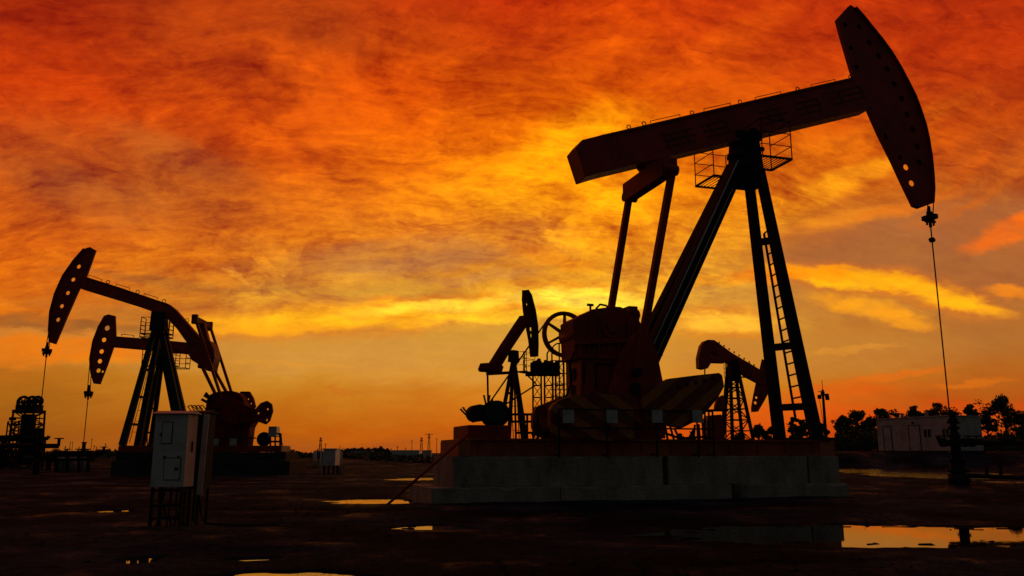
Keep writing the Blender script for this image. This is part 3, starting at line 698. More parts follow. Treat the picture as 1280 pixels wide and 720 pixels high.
# hoses, clutter near the reducer foot
q = MB(); rr = random.Random(8)
for i in range(7):
    q = MB(); a = F.P(835+8*i, 552, .2); q.tube(a, a+Vector((rr.uniform(-.2, .2), 0, rr.uniform(.2, .7))), .03, 6); q.build('stub_pipe', BLK, T)
q = MB()
q.path([F.P(830, 541, -.7), F.P(850, 548, -.8), F.P(880, 546, -.8), F.P(920, 556, -.85)], .03)
q.build('pipework', BLK, T)
rope_and_rod(T, F, (1164, 255), (1163, 272), (1163.5, 285), (1190.5, 530), 0)
u_ = F.uz(1163.5, 285, 0)[0]; zc = F.uz(1166, 300, 0)[1]
q = MB(); q.tube((u_, 0, zc-.06), (u_, 0, zc+.06), .08, 10); q.tube((u_-.1, 0, zc), (u_+.1, 0, zc), .04, 8); q.build('rod_clamp', BLK, T)
# concrete foundation
C = thing('concrete_foundation', 'stepped grey concrete block foundation carrying the largest pumpjack', 'foundation', (F.x, F.y, 0), F.yaw)
U = lambda px, n: F.uz(px, 600, n)[0]
zu0, zu1 = .36, 1.02
def rough_block(u0, u1, hn, z0, z1, seed, chip=.05):
    q = MB(); rr = random.Random(seed); n_ = max(4, int((u1-u0)/.11)); rows = []
    for i in range(n_+1):
        u_ = u0+(u1-u0)*i/n_; nz = mnoise.noise(Vector((u_*1.9, seed*3.1, 0))); n3_ = mnoise.noise(Vector((u_*7., seed*1.7, 4)))
        c1 = .012+chip*max(0, nz-.12)*2+.02*max(0, n3_); c2 = .01+chip*max(0, -nz-.2)*1.6
        rows.append([(u_, -hn+.008*n3_, z0), (u_, -hn+.01*nz, (z0+z1)/2), (u_, -hn+.004*n3_, z1-c1), (u_, -hn+c1*.8, z1-.004*abs(n3_)), (u_, 0, z1), (u_, hn-c2, z1), (u_, hn, z1-c2), (u_, hn, z0)])
    k = 8; vs = [v for r_ in rows for v in r_]
    fs = [(i*k+j, (i+1)*k+j, (i+1)*k+(j+1) % k, i*k+(j+1) % k) for i in range(n_) for j in range(k)]
    fs += [tuple(range(k)), tuple(n_*k+j for j in reversed(range(k)))]
    return q.add(vs, fs)
segs = [(566, 829), (836, 1010), (1012.5, 1050)]
for a, b in segs:
    rough_block(U(a, -1.05), U(b, -1.05), 1.05, zu0+.002, zu1-.003, a*.1, .035).build('upper_block', CON, C)
for a, b in ((540, 700), (701, 914), (926, 1060)):
    rough_block(U(a, -1.35), U(b, -1.35), 1.35, -.25, zu0-.003, b*.1, .10).build('lower_block', CON, C)
q = MB(); q.span((U(829.3, -.9), -.8, zu0), (U(835.7, -.9), .8, zu1-.1)); q.build('joint_filler', BLK, C); q = MB(); q.span((U(1010.2, -.9), -.8, zu0), (U(1012.3, -.9), .8, zu1-.1)); q.build('joint_filler', BLK, C)
# brace pole from the skid to the ground
a = F.world(*(lambda p_: (p_[0], -1.0, p_[1]))(F.uz(585, 543, -1.0))); b = G(484, 631)
q = MB(); q.tube(a, b, .03, 8); o = q.build('brace_pole', DRED); tag(o, 'thin rusty pole leaning from the ground to the tail end of the largest pumpjack', 'pole')
# wellhead
WZ = gz(*WELL)
T = thing('wellhead', 'dark wellhead tree standing under the rod of the largest pumpjack', 'wellhead', (WELL[0], WELL[1], WZ), F.yaw)
hz = lambda py: F.uz(1192, py, 0)[1]-WZ
q = MB(); q.tube((0, 0, -.1), (0, 0, .3), .27, 16); q.tube((0, 0, .28), (0, 0, hz(575)), .19, 16)
for py, r_ in ((600, .31), (588, .29), (575, .25), (566, .17), (556, .22), (545, .17), (535, .15), (525, .13)): z_ = hz(py); q.tube((0, 0, z_-.04), (0, 0, z_+.04), r_, 16)
q.tube((0, 0, hz(575)), (0, 0, hz(540)), .13, 12); q.build('casing_head', BLK, T)
q = MB(); q.tube((0, 0, hz(541)), (0, 0, hz(517)), .09, 12); q.tube((-.2, 0, hz(528)), (.22, 0, hz(528)), .035, 8); q.tube((0, 0, hz(519)), (0, 0, hz(515)), .13, 12); q.build('stuffing_box', BLK, T)
q = MB(); q.tube((-.5, 0, hz(553)), (2.6, 0, hz(553)), .075, 10); q.tube((2.6, 0, hz(553)), (2.9, 0, hz(545)), .06, 8); q.box((1.9, 0, hz(551)), (.5, .2, .14)); q.tube((-.52, 0, hz(553)), (-.6, 0, hz(545)), .06, 8); q.tube((.2, 0, hz(549)), (1.0, 0, hz(549)), .02, 6)
for u_ in (-.42, .35, .6): q.tube((u_-.05, 0, hz(553)), (u_+.05, 0, hz(553)), .13, 12)
q.build('flow_line', BLK, T)
for u_ in (-.36, .48, .78):
    q = MB(); q.tube((u_, 0, hz(553)), (u_, 0, hz(545)), .025, 6); q.ring((u_, 0, hz(545)), .12, .016, 'z', 18, 5); q.bar((u_-.12, 0, hz(545)), (u_+.12, 0, hz(545)), .02, .015); q.build('valve_handle', BLK, T)
q = MB(); q.tube((.05, -.2, .25), (1.9, -.5, .18), .06, 8); q.tube((1.9, -.5, .18), (3.2, -.4, .1), .06, 8)
for u_ in (.7, 1.2): q.tube((u_, -.3, .2), (u_, -.3, .5), .05, 8); q.ring((u_, -.3, .52), .1, .015, 'z', 16, 5)
q.build('side_valve', BLK, T)
DRD2 = mat('deep_red_paint', (.22, .014, .008), (.07, .012, .008), .8, 2.5, .3, 20, spec=.1)  # red paint in a darker, mottled tone
# ============================================================ the other pumping units
def tower_legs(T, F, apex, legs, wtop, wbot, m=BLK, bars=(.3, .55, .8)):
    """legs: (foot px, foot n, top n); neighbours in pairs are braced together"""
    out = []
    for (px, py, nb, nt) in legs:
        a = F.uz(apex[0], apex[1], 0); B = F.P(px, py, nb); A = Vector((a[0], nt, a[1]))
        q = MB(); q.bar(A, B, wtop, wtop, up=(0, 1, 0), w2=wbot, h2=wbot); q.build('leg', m, T); out.append((A, B))
    for i in range(0, len(out)-1, 2):
        for t_ in bars:
            q = MB(); q.bar(out[i][0].lerp(out[i][1], t_), out[i+1][0].lerp(out[i+1][1], t_), wtop*.5, wtop*.6); q.build('cross_brace', m, T)
    return out

# ---- larger unit on the left, with the bent beam
D = 44.; a0 = AT(250, 560, D); L1 = Frame(a0.x, a0.y, 3); F = L1
T = thing('pumpjack', 'left pumpjack with bent beam and five holes in its horsehead, nearer of the left pair', 'pumpjack', (F.x, F.y, 0), F.yaw)
HP = [(112.5,309),(119.5,313),(108,345),(98,363),(83,397),(69,430),(62.5,428),(61.5,412),(63,390),(69,367.5),(79,345),(93,325),(105.5,311)]
horsehead(T, F, HP, [(98,333,.12),(91,349.3,.12),(84.3,366,.12),(76.8,382.5,.12),(72,399.5,.12)], .06, .2, m=RED, arc=(6, 12))
q = MB(); BP = F.poly([(104,345.5),(150,360),(197,376),(209.5,380),(218,386.5),(229,399),(249,422),(252,445),(236,432),(221,411),(207,396),(200,392.5),(170,382),(100,360.5)], -.2)
q.poly(BP, -.2, .2)
for i in range(0, 6): q.bar((BP[i][0], 0, BP[i][1]), (BP[i+1][0], 0, BP[i+1][1]), .5, .05, up=(0, 0, 1))
beam = q.build('walking_beam', RED, T)
for a, b in (((111,346),(127,351.5)), ((145,357),(162,362.5)), ((180,369),(197,374.5))):
    q = MB(); stirrup(q, F.P(*a), F.P(*b), .1, .016); q.build('grab_rail', BLK, beam)
for a, b in ((135, 353.5), (172, 366), (205, 377.5), (234, 401.5)):
    q = MB(); q.ring(F.P(a, b)+Vector((0, 0, .05)), .09, .02, 'y', 12, 5); q.build('lifting_eye', BLK, beam)
q = MB(); q.poly(F.poly([(234,430),(237,425),(250,420),(262,426),(267,436),(268,447),(264,462),(252,458),(239,450),(235,443)], -.55), -.55, .55); q.build('beam_weight', DRED, T, .05)
ap = F.uz(200, 388, 0)
q = MB(); q.poly([(ap[0]-.38, ap[1]-1.1), (ap[0]+.42, ap[1]-1.1), (ap[0]+.34, ap[1]-.1), (ap[0]-.34, ap[1]-.1)], -.3, .3); q.build('samson_post', BLK, T)
lg = tower_legs(T, F, (200, 396), [(153, 557, -1.0, -.25), (172, 557, 1.1, .25), (232, 557, -.5, -.25), (238, 557, .5, .25)], .22, .31, GRN, (.42, .63, .84))
ladder(T, lg[0][0].lerp(lg[0][1], .25)+Vector((.30, .2, 0)), lg[0][0].lerp(lg[0][1], .98)+Vector((.36, .3, 0)), .34, (1, 1, 0), .55, .018)
zp = F.uz(200, 420, 0)[1]
cage(T, F.uz(178, 418, -.7)[0], F.uz(213, 418, -.7)[0], -1.0, -.36, zp, .85, .022, mids=1, inner=-.36)
cage(T, F.uz(178, 418, .7)[0], F.uz(214, 418, .7)[0], .36, 1.0, zp, .85, .022, mids=1, inner=.36)
eq = F.uz(252, 403, 0)
q = MB(); e0, e1 = F.P(243.5, 399, -1.0), F.P(262, 408, 1.0); q.bar(e0, e1, .26, .30)
for e_ in (e0, e1): q.box(e_, (.30, .22, .50))
q.poly(F.poly([(250,403),(256,403),(262,426),(252,426)], 0), -.2, .2); q.build('equalizer', DRED, T, .03)
for k, tp, bt in ((-1, (245, 401), (277, 498)), (1, (263, 409), (291, 496))):
    q = MB(); q.bar(F.P(tp[0], tp[1], k*1.0), F.P(bt[0], bt[1], k*1.0), .13, .14, up=(0, 1, 0)); q.build('pitman_arm', DRED, T)
q = MB(); q.poly(F.poly([(257,508),(258,500),(262,493),(270,490),(280,488.5),(290,488.5),(298,491),(303,497),(306,506),(314,514),(318,524),(312,534),(309,558),(259,558),(257,530),(254,520)], -.6), -.6, .6); g = q.build('gear_reducer', DRD2, T, .05)
for x0, y0, x1, y1 in ((252,499,263,505),(255,494,266,501),(257,491,262,497)):
    q = MB(); q.tube(F.P(x0, y0, -.6), F.P(x1, y1, -.6), .07, 7); q.build('oil_pipe', BLK, g)
CA = [(301.5,489.5),(312,489.5),(317,498),(319.5,509),(314,512),(306,508),(296,500)]
CB = [(300,505),(320,511),(326,504),(334,501),(339.5,505),(340.8,514),(337,526),(332,530.5),(322,527),(300,528)]
q = MB(); q.poly(F.poly(CA, 1.1), .95, 1.3, [circ(F.uz(a, b, 1.1), .07, 8) for a, b in ((310.5,499),(314,504.5))]); q.build('counterweight', DRD2, T, .02)
q = MB(); q.poly(F.poly(CB, -1.2), -1.3, -1.0, [circ(F.uz(a, b, -1.2), .07, 8) for a, b in ((323,516.5),(334.5,511.5),(333.5,525))]); q.build('counterweight', DRD2, T, .02)
for k in (-1, 1):
    q = MB(); q.poly(F.poly([(270,500),(284,495),(310,508),(314,525),(290,532),(270,522)], k*1.0), k*.95-.12, k*.95+.12); q.build('crank', DRD2, T, .03)
q = MB(); q.span(F.P(335, 546, -.6), F.P(346, 533, -.6)+Vector((0, .8, 0))); q.build('control_box', CABP, T, .02)
q = MB()
for x in (328, 333, 338, 344, 350): q.tube(F.P(x, 545, -.4), F.P(x, 560, -.4), .05, 6)
q.tube(F.P(325, 552, -.4), F.P(352, 552, -.4), .05, 6); q.tube(F.P(346, 542, -.4), F.P(351, 542, -.4), .04, 6); q.tube(F.P(350, 542, -.4), F.P(353, 561, -.4), .09, 6, .03)
q.tube(F.P(330, 549, .2), F.P(330, 549, .9), .38, 14); q.build('motor_frame', BLK, T)
q = MB(); 
for x in (258, 281, 303): q.tube(F.P(x, 562, -1.6), F.P(x, 547, -1.6), .04, 6)
q.tube(F.P(250, 547.5, -1.6), F.P(320, 547.5, -1.6), .035, 6); gr = q.build('guard_rail', BLK, T)
for x in (269, 291.5): q = MB(); q.box(F.P(x, 552.5, -1.66), (.34, .02, .34)); q.build('sign_plate', SIGN, gr)
q = MB(); a = F.uz(147, 565, -1.1); b = F.uz(352, 557, -1.1); q.span((a[0], -1.1, a[1]), (b[0], 1.1, b[1])); q.build('skid', DRED, T, .03)
q = MB()
for x in (176, 180): q.tube(F.P(x+8, 558, -1.2), F.P(x+8, 541, -1.2), .03, 5)
q.tube(F.P(184, 541, -1.2), F.P(188, 541, -1.2), .03, 5); q.build('step_rail', BLK, T)
rope_and_rod(T, F, (62.5, 418), (61, 438), (58.5, 440), (50.5, 545), 0, .12, 1.25)
C = thing('concrete_foundation', 'dark low concrete foundation under the bent beam pumpjack on the left', 'foundation', (F.x, F.y, 0), F.yaw)
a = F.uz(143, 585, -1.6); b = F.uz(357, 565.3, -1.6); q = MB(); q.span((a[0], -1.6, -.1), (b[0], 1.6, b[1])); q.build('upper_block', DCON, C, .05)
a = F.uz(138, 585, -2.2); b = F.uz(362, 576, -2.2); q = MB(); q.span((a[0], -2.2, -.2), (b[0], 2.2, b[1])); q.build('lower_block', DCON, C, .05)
def simple_well(F, px, py_top, py_bot, label, arms=((-.8, .8, .5),), s=1., name='wellhead'):
    u, z1 = F.uz(px, py_top, 0); w = F.world(u, 0); zg = gz(w.x, w.y)
    T = thing(name, label, 'wellhead', (w.x, w.y, zg), F.yaw); H = z1-zg
    q = MB(); q.tube((0, 0, -.1), (0, 0, H*.72), .16*s, 12)
    for k in (.12, .3, .45, .58, .7): q.tube((0, 0, H*k-.05*s), (0, 0, H*k+.05*s), .27*s*(1.1-k*.4), 12)
    q.build('casing_head', BLK, T)
    q = MB(); q.tube((0, 0, H*.72), (0, 0, H), .12*s, 10); q.tube((0, 0, H*.97), (0, 0, H*1.02), .17*s, 10); q.build('stuffing_box', BLK, T)
    for (x0, x1, k) in arms:
        q = MB(); q.tube((x0, 0, H*k), (x1, 0, H*k), .12*s, 8); q.tube((x1, 0, H*k), (x1, 0, H*k+.35*s), .08*s, 8); q.ring((x1, 0, H*k+.38*s), .2*s, .03*s, 'z', 14, 5); q.build('flow_line', BLK, T)
    return T
# ---- smaller unit behind it
D = 60.; a0 = AT(215, 560, D); L2 = Frame(a0.x, a0.y, 2); F = L2
T = thing('pumpjack', 'smaller left pumpjack with a level beam, seen through the legs of the bent beam one', 'pumpjack', (F.x, F.y, 0), F.yaw)
HP = [(135,393),(144,395),(145,419.5),(142,434),(134,457),(125,480),(118,479.4),(114,466),(112.5,449),(116.5,426.5),(123.7,408),(131.5,394.5)]
horsehead(T, F, HP, [(133.7,410,.19),(129.7,424.7,.17),(126.7,439.3,.17),(124.5,451.5,.17),(122.8,463.2,.16),(128,464.5,.09)], .05, .2, m=RED, arc=(5, 11))
q = MB(); q.poly(F.poly([(141,420),(180,423),(240,428.5),(240,443),(180,437),(139,433.5)], -.25), -.25, .25); beam = q.build('walking_beam', RED, T)
q = MB(); stirrup(q, F.P(152, 420), F.P(167, 421.3), .13, .025); q.build('grab_rail', BLK, beam)
q = MB(); q.poly(F.poly([(236,428),(240,424),(262,430),(265,440),(262,448),(238,446)], -.7), -.7, .7); q.build('beam_weight', DRED, T, .05)
ap = F.uz(203, 436, 0)
q = MB(); q.poly([(ap[0]-.5, ap[1]-1.2), (ap[0]+.5, ap[1]-1.2), (ap[0]+.35, ap[1]), (ap[0]-.35, ap[1])], -.35, .35); q.build('samson_post', BLK, T)
lg = tower_legs(T, F, (203, 440), [(178, 559, -.8, -.2), (188, 559, .9, .2), (226, 559, -.8, -.2), (232, 559, .8, .2)], .22, .30, BLK, (.35, .6, .85))
zp = F.uz(200, 459, 0)[1]
cage(T, ap[0]-.9, ap[0]+1.45, -1.2, -.4, zp, 1.15, .03, inner=-.4); cage(T, ap[0]-.6, ap[0]+1.6, .4, 1.3, zp, 1.15, .03, inner=.4)
eq = F.uz(260, 459, 0)
q = MB(); q.bar((eq[0], -1.5, eq[1]), (eq[0], 1.5, eq[1]), .5, .4); q.poly(F.poly([(250,446),(264,446),(266,462),(254,460)], 0), -.25, .25); q.build('equalizer', DRED, T, .03)
for k, tp, bt in ((-1, (254, 461), (269, 492)), (1, (268, 463), (284, 492))):
    q = MB(); q.bar(F.P(tp[0], tp[1], k*1.4), F.P(bt[0], bt[1], k*1.4), .2, .2, up=(0, 1, 0)); q.build('pitman_arm', DRED, T)
q = MB(); q.poly(F.poly([(262,500),(266,490),(286,490),(300,520),(304,560),(258,560)], -.6), -.6, .6); q.build('gear_reducer', DRED, T, .05)
q = MB(); a = F.uz(150, 568, -1.1); b = F.uz(300, 559, -1.1); q.span((a[0], -1.1, a[1]), (b[0], 1.1, b[1])); q.build('skid', DRED, T, .03)
rope_and_rod(T, F, (114, 455), (112, 491), (110.5, 493), (105.5, 556), 0, .15, 1.6)
C = thing('concrete_foundation', 'concrete foundation under the smaller left pumpjack, half hidden by its neighbour', 'foundation', (F.x, F.y, 0), F.yaw)
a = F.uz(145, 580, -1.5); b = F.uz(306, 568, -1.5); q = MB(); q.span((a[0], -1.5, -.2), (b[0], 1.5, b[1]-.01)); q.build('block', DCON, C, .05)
simple_well(L1, 50.5, 536, 588, 'dark wellhead under the rod of the bent beam pumpjack, beside the lattice tower', ((-2.3, 1.0, .62), (-.6, .9, .35)), 1.0)
simple_well(L2, 105.3, 553, 586, 'dark wellhead under the rod of the smaller left pumpjack, among grey pipes', ((-1.8, 1.4, .55),), 1.1)

# ---- small unit behind the motor of the big one, beam rising away to the right
D = 56.; a0 = AT(640, 560, D); C1 = Frame(a0.x, a0.y, 58); F = C1
T = thing('pumpjack', 'small distant pumpjack left of the belt sheave, beam tilted steeply up to the right', 'pumpjack', (F.x, F.y, 0), F.yaw)
HP = [(654,363.5),(657,362.5),(661,369),(666,388),(669,408),(669.5,430),(669,446),(664,446),(661.5,425),(657.5,405),(655,390),(653.5,375)]
horsehead(T, F, HP, [(656.6,370.5,.055),(658.4,380.5,.07),(663.5,411.5,.14),(664.4,419.5,.14)], .04, .30, m=OLD, arc=(1, 6), through=[0, 1, 2, 3])
q = MB(); q.poly(F.poly([(657,394),(661,404),(641,434),(628,456),(619,462),(616,458),(632,432)], -.25), -.25, .25)
beam = q.build('walking_beam', OLD, T)
q = MB(); q.poly(F.poly([(613,461),(616,453),(624,453),(630,458),(628,465),(615,464)], -.5), -.5, .5); q.build('beam_weight', OLD, T, .04)
bz = F.uz(626, 466.5, 0); q = MB(); q.bar((bz[0], -1.0, bz[1]), (bz[0], 1.1, bz[1]), .2, .18); q.build('equalizer', OLD, T)
for k in (-1.05, 1.05):
    q = MB(); q.tube((bz[0], k, bz[1]), (bz[0]+.2, k, 1.8), .07, 6); q.build('pitman_arm', OLD, T)
ap = F.uz(642, 440, 0)
q = MB(); q.poly([(ap[0]-.4, ap[1]-.7), (ap[0]+.4, ap[1]-.7), (ap[0]+.3, ap[1]+.1), (ap[0]-.3, ap[1]+.1)], -.22, .22); q.build('samson_post', BLK, T)
a = Vector((ap[0], 0, ap[1]-.3))
fe = []
def loc1(px, py, Yd):
    w_ = AT(px, py, Yd); dx_, dy_ = w_.x-F.x, w_.y-F.y; return Vector((F.c*dx_+F.s*dy_, -F.s*dx_+F.c*dy_, .4))
for (px_, Yd) in ((617, 54.5), (634.5, 57), (662, 54.8), (657, 57.5)):
    q = MB(); b = loc1(px_, 553, Yd); q.bar(a+(b-a).normalized()*.1, b, .17, .18, up=(0, 1, 0), w2=.22, h2=.22); q.build('leg', BLK, T); fe.append(b)
for i in (0, 2):
    for t_ in (.35, .55, .75, .92):
        q = MB(); q.bar(a.lerp(fe[i], t_), a.lerp(fe[i+1], t_), .12, .14); q.build('cross_brace', BLK, T)
ladder(T, a.lerp(fe[2], .25)+Vector((-.2, .2, 0)), fe[2]+Vector((-.5, .6, 0)), .45, (0, 1, 0), .5, .03)
cage(T, ap[0]-.6, ap[0]+.8, -1.2, -.4, ap[1]-1.4, 1.3, .022, inner=-.4)
q = MB(); q.span((-6., -1.2, .2), (6, 1.2, .5)); q.build('skid', OLD, T)
q = MB(); q.poly([(-5.2, .5), (-3, .5), (-3, 2.0), (-3.4, 2.5), (-4.8, 2.5), (-5.2, 2.0)], -.7, .7); q.build('gear_reducer', OLD, T, .05)
# ---- small unit on the right, between the counterweight and the post legs
D = 62.; a0 = AT(925, 560, D); C2 = Frame(a0.x, a0.y, 8); F = C2
T = thing('pumpjack', 'small distant pumpjack with a red beam on a lattice post, head hanging down right', 'pumpjack', (F.x, F.y, 0), F.yaw)
HP = [(953,449),(963,455),(964,470),(963,484),(955,500),(946.5,514.5),(940,515),(939.5,510),(942,495),(946,476),(950,462)]
horsehead(T, F, HP, [(945.7,497,.10),(944.4,503.5,.12)], .05, .2, m=RED, arc=(1, 6))
q = MB(); q.poly(F.poly([(885,424.5),(893,425),(915,441),(952,463),(953,481),(934,471),(905,449),(889,437)], -.25), -.25, .25); beam = q.build('walking_beam', RED, T)
for i in range(8):
    t_ = i/8; q = MB(); c_ = F.P(899+50*t_, 429.5+32*t_); q.tube(c_, c_+Vector((0, 0, .14)), .05, 6); q.build('bolt', BLK, beam)
q = MB(); q.poly(F.poly([(877,432),(881,426),(886,424.5),(894,425.5),(890,440),(888.5,455),(885,460.5),(880,461.5),(874,460),(873.5,447)], -.35), -.35, .35); q.build('tail_weight', RED, T, .04)
q = MB(); q.poly(F.poly([(887,447),(897,446),(905,451),(905,454),(887,453.5)], 0), -.4, .4); q.poly(F.poly([(889,440),(892,439),(896,447),(890,447)], 0), -.1, .1)
q.build('equalizer', RED, T)
q = MB(); q.tube(F.P(881, 461, 0), F.P(881, 470, 0), .05, 6); q.build('hanger_rod', BLK, T)
ap = F.uz(916, 456, 0)
q = MB(); q.poly([(ap[0]-.45, ap[1]-1.2), (ap[0]+.5, ap[1]-1.2), (ap[0]+.25, ap[1]+.35), (ap[0]-.25, ap[1]+.35)], -.4, .4); q.build('samson_post', BLK, T)
z0_, z1_ = .3, ap[1]-.9
def c2p(px, py, n): return F.P(px, py, n)
W0 = (F.uz(937, 553, 0)[0]-F.uz(906, 553, 0)[0])
q = MB(); cen = ((F.uz(937, 553, 0)[0]+F.uz(908, 553, 0)[0])/2, 0)
tp = []; 
for i, (sx_, sy_) in enumerate(((-1,-1),(1,-1),(1,1),(-1,1))):
    A = Vector((ap[0]+sx_*.35, sy_*.3, z1_)); B = Vector((cen[0]+sx_*W0/2, sy_*1.2, z0_)); tp.append((A, B))
for i in range(4):
    A, B = tp[i]; A2_, B2_ = tp[(i+1) % 4]
    for j in range(8):
        t0, t1 = j/8, (j+1)/8
        q.tube(A.lerp(B, t1), A2_.lerp(B2_, t1), .05, 4)
        if (i+j) % 2: q.tube(A.lerp(B, t0), A2_.lerp(B2_, t1), .045, 4)
        else: q.tube(A2_.lerp(B2_, t0), A.lerp(B, t1), .045, 4)
q.build('lattice_bracing', BLK, T)
for i in range(4): q = MB(); q.bar(tp[i][0], tp[i][1], .2 if i != 3 else .3, .2); q.build('leg', BLK, T)
zp = F.uz(916, 472.5, 0)[1]
cage(T, F.uz(903, 472, 0)[0], F.uz(931, 472, 0)[0], -1.1, -.4, zp, 1.0, .022, inner=-.4)
for x in (907.5,): q = MB(); q.tube(F.P(x, 452, -.5), F.P(x, 550, -.5), .05, 6); q.build('pitman_arm', BLK, T)
q = MB(); q.poly(F.poly([(894,505),(897,497),(903,494),(906,500),(905,512),(893,512)], -.8), -.9, -.6); q.build('counterweight', DRED, T)
q = MB(); q.poly(F.poly([(885,556),(884,525),(889,519),(902,518),(906,530),(907,556)], -.6), -.6, .6); q.build('gear_reducer', DRED, T, .05)
q = MB(); q.tube(F.P(878, 513, -.6), F.P(910, 513, -.6), .09, 6)
for x in (881, 886): q.tube(F.P(x, 513, -.6), F.P(x, 556, -.6), .07, 6)
q.build('guard_rail', BLK, T)
# ---- lattice tower units with sheaves on top
def tower_unit(cx_, cy_, w, ztop, label, wheels, yaw=0., bays=9, deck=None):
    T = thing('tower_pumping_unit', label, 'pumping tower', (cx_, cy_, 0), yaw)
    q = MB(); lattice(q, (0, 0), w, w*.86, 0, ztop-.7*w, bays, .05); q.build('tower_frame', BLK, T)
    q = MB(); q.span((-w*.18, -w*.25, .3), (w*.2, w*.25, ztop-w*.8)); q.build('counterweight_box', BLK, T)
    q = MB(); q.span((-w*.52, -w*.4, ztop-w*.75), (w*.5, w*.4, ztop-w*.62)); q.span((-w*.45, -w*.3, ztop-w*.62), (w*.42, w*.3, ztop-w*.4)); q.build('crown_platform', BLK, T)
    for (x, r_) in wheels:
        wl = wheel(T, (x*w, -.1, ztop-r_), r_, .09, 6, BLK, 'crown_sheave', .2, .2, .15)
    return T
a0 = AT(30, 575, 58); tower_unit(a0.x, a0.y, 1.6, AT(36, 494.5, 58).z, 'far left dark lattice tower with three spoked sheaves on its top', ((-.26, .47), (.10, .40), (.34, .40)))
TT = bpy.data.objects['tower_pumping_unit']
q = MB(); lattice(q, (-1.0, 0), .5, .5, 0, 3.2, 5, .035); q.build('side_ladder_cage', BLK, TT)
q = MB(); q.box((.55, 0, 1.2), (.9, .9, 1.6)); q.box((.7, 0, 2.35), (.4, .8, .8)); q.build('winch_cabinet', BLK, TT); q = MB(); q.tube((-.9, 0, 3.4), (-1.3, 0, 3.4), .12, 8); q.build('side_drum', BLK, TT)
# crossing pipe gantry at far left
T = thing('pipe_gantry', 'dark overhead pipe on posts running out of the left edge past the tower', 'pipe', (0, 0, 0))
a = AT(-25, 549, 57); b = AT(61, 548, 57)
q = MB(); q.tube(AT(-25, 549, 57), AT(24, 547.5, 57), .22, 8); q.build('pipe', BLK, T)
q = MB(); q.tube(AT(24, 547.5, 57), AT(60, 548, 57), .12, 8); q.tube(AT(60, 548, 57), AT(61, 545, 57), .12, 8); q.build('pipe', BLK, T)
for x in (5, 57): q = MB(); a = AT(x, 548, 57); q.tube(a, (a.x, a.y, -.1), .2 if x < 20 else .06, 7); q.build('post', BLK, T)
T = thing('pipe_manifold', 'low dark pipe manifold with pale tanks on the ground left of the bent beam pumpjack', 'pipes', (0, 0, 0))
q = MB(); q.path([AT(60, 588, 50), AT(61, 571, 50), AT(65, 567.5, 50), AT(90, 566.5, 50), AT(116, 566, 50)], .14, 8)
q.path([AT(62, 576, 50), AT(100, 574, 50), AT(118, 574, 50)], .09, 8); q.build('pipe', BLK, T)
for x in (70, 84, 98, 110): q = MB(); q.tube(AT(x, 567, 50), AT(x, 590, 50), .1, 7); q.tube(AT(x, 566, 50), AT(x, 562, 50), .05, 6); q.ring(AT(x, 561.5, 50), .16, .03, 'z', 12, 5); q.build('valve', BLK, T)
for x, w in ((75, .5), (88, .55), (104, .45)): q = MB(); a = AT(x, 580, 50.6); q.tube((a.x, a.y, 0), (a.x, a.y, .85), w*.6, 14); q.build('tank', WHT, T)
# second tower behind the big unit, with a valve deck and loops of pipe
a0 = AT(687, 560, 52); TC = thing('workover_tower', 'lattice tower with a crowded top deck, seen under the belt sheave', 'tower', (a0.x, a0.y, 0), 0)
kx = 52/FPX; zy = lambda py: AT(687, py, 52).z; ux = lambda px: AT(px, 500, 52).x-a0.x
for k, x0 in enumerate((671.5, 686, 700)):
    q = MB(); lattice(q, (ux(x0), 0), .55, .5, 0, zy(452), 9, .035); q.build('mast', BLK, TC)
q = MB(); q.span((ux(657), -.8, zy(469)), (ux(700), .8, zy(466))); q.build('deck', BLK, TC)
rr = random.Random(4); q = MB()
for i in range(12):
    x0 = rr.uniform(663, 698); q.tube((ux(x0), rr.uniform(-.5, .5), zy(466)), (ux(x0), rr.uniform(-.5, .5), zy(rr.uniform(450, 456))), rr.uniform(.07, .16), 8)
q.tube((ux(663), 0, zy(457)), (ux(699), 0, zy(457)), .2, 8); q.tube((ux(663), .2, zy(463)), (ux(699), .2, zy(463)), .16, 8); q.build('deck_machinery', BLK, TC)
q = MB(); q.path([(ux(659), -.7, zy(466)), (ux(654), -.7, zy(452)), (ux(654), -.7, zy(466))], .025, 5)
for y in (441, 448, 456, 463): q.tube((ux(654), -.7, zy(y)), (ux(658), .5, zy(y)), .02, 5)
for x in (654, 658): q.tube((ux(x), -.7, zy(468)), (ux(x), -.7, zy(441)), .022, 5)
q.build('handrail', BLK, TC)
q = MB(); q.tube((ux(658), -.5, zy(469)), (ux(670), -.3, zy(480)), .05, 5); q.build('deck_strut', BLK, TC)
q = MB(); q.tube((ux(671), -.3, zy(481)), (ux(610), -.3, zy(520)), .05, 5); q.build('guy_wire', BLK, TC)
q = MB(); q.tube((ux(686), -.9, zy(400)), (ux(612), -.9, zy(505)), .055, 5); q.build('guy_wire', BLK, TC)
q = MB()
for x in (699, 704.5, 708): q.tube((ux(x), -.6, 0), (ux(x), -.6, zy(430)), .045, 6)
q.ring((ux(699.5), -.6, zy(440)), ux(709)-ux(699.5), .045, 'y', 16, 5, 0., math.pi)
q.path([(ux(690), -.4, zy(455)), (ux(690), -.4, zy(444)), (ux(690.5), -.4, zy(440)), (ux(693), -.4, zy(438))], .05, 6)
q.path([(ux(684), -.4, zy(452)), (ux(684), -.4, zy(443)), (ux(687), -.4, zy(438)), (ux(690), -.4, zy(441))], .05, 6)
for y in (452, 468, 481, 488, 496, 505, 520, 534): q.tube((ux(688), -.6, zy(y)), (ux(711), -.6, zy(y)), .03, 5)
q.build('riser_pipes', BLK, TC)
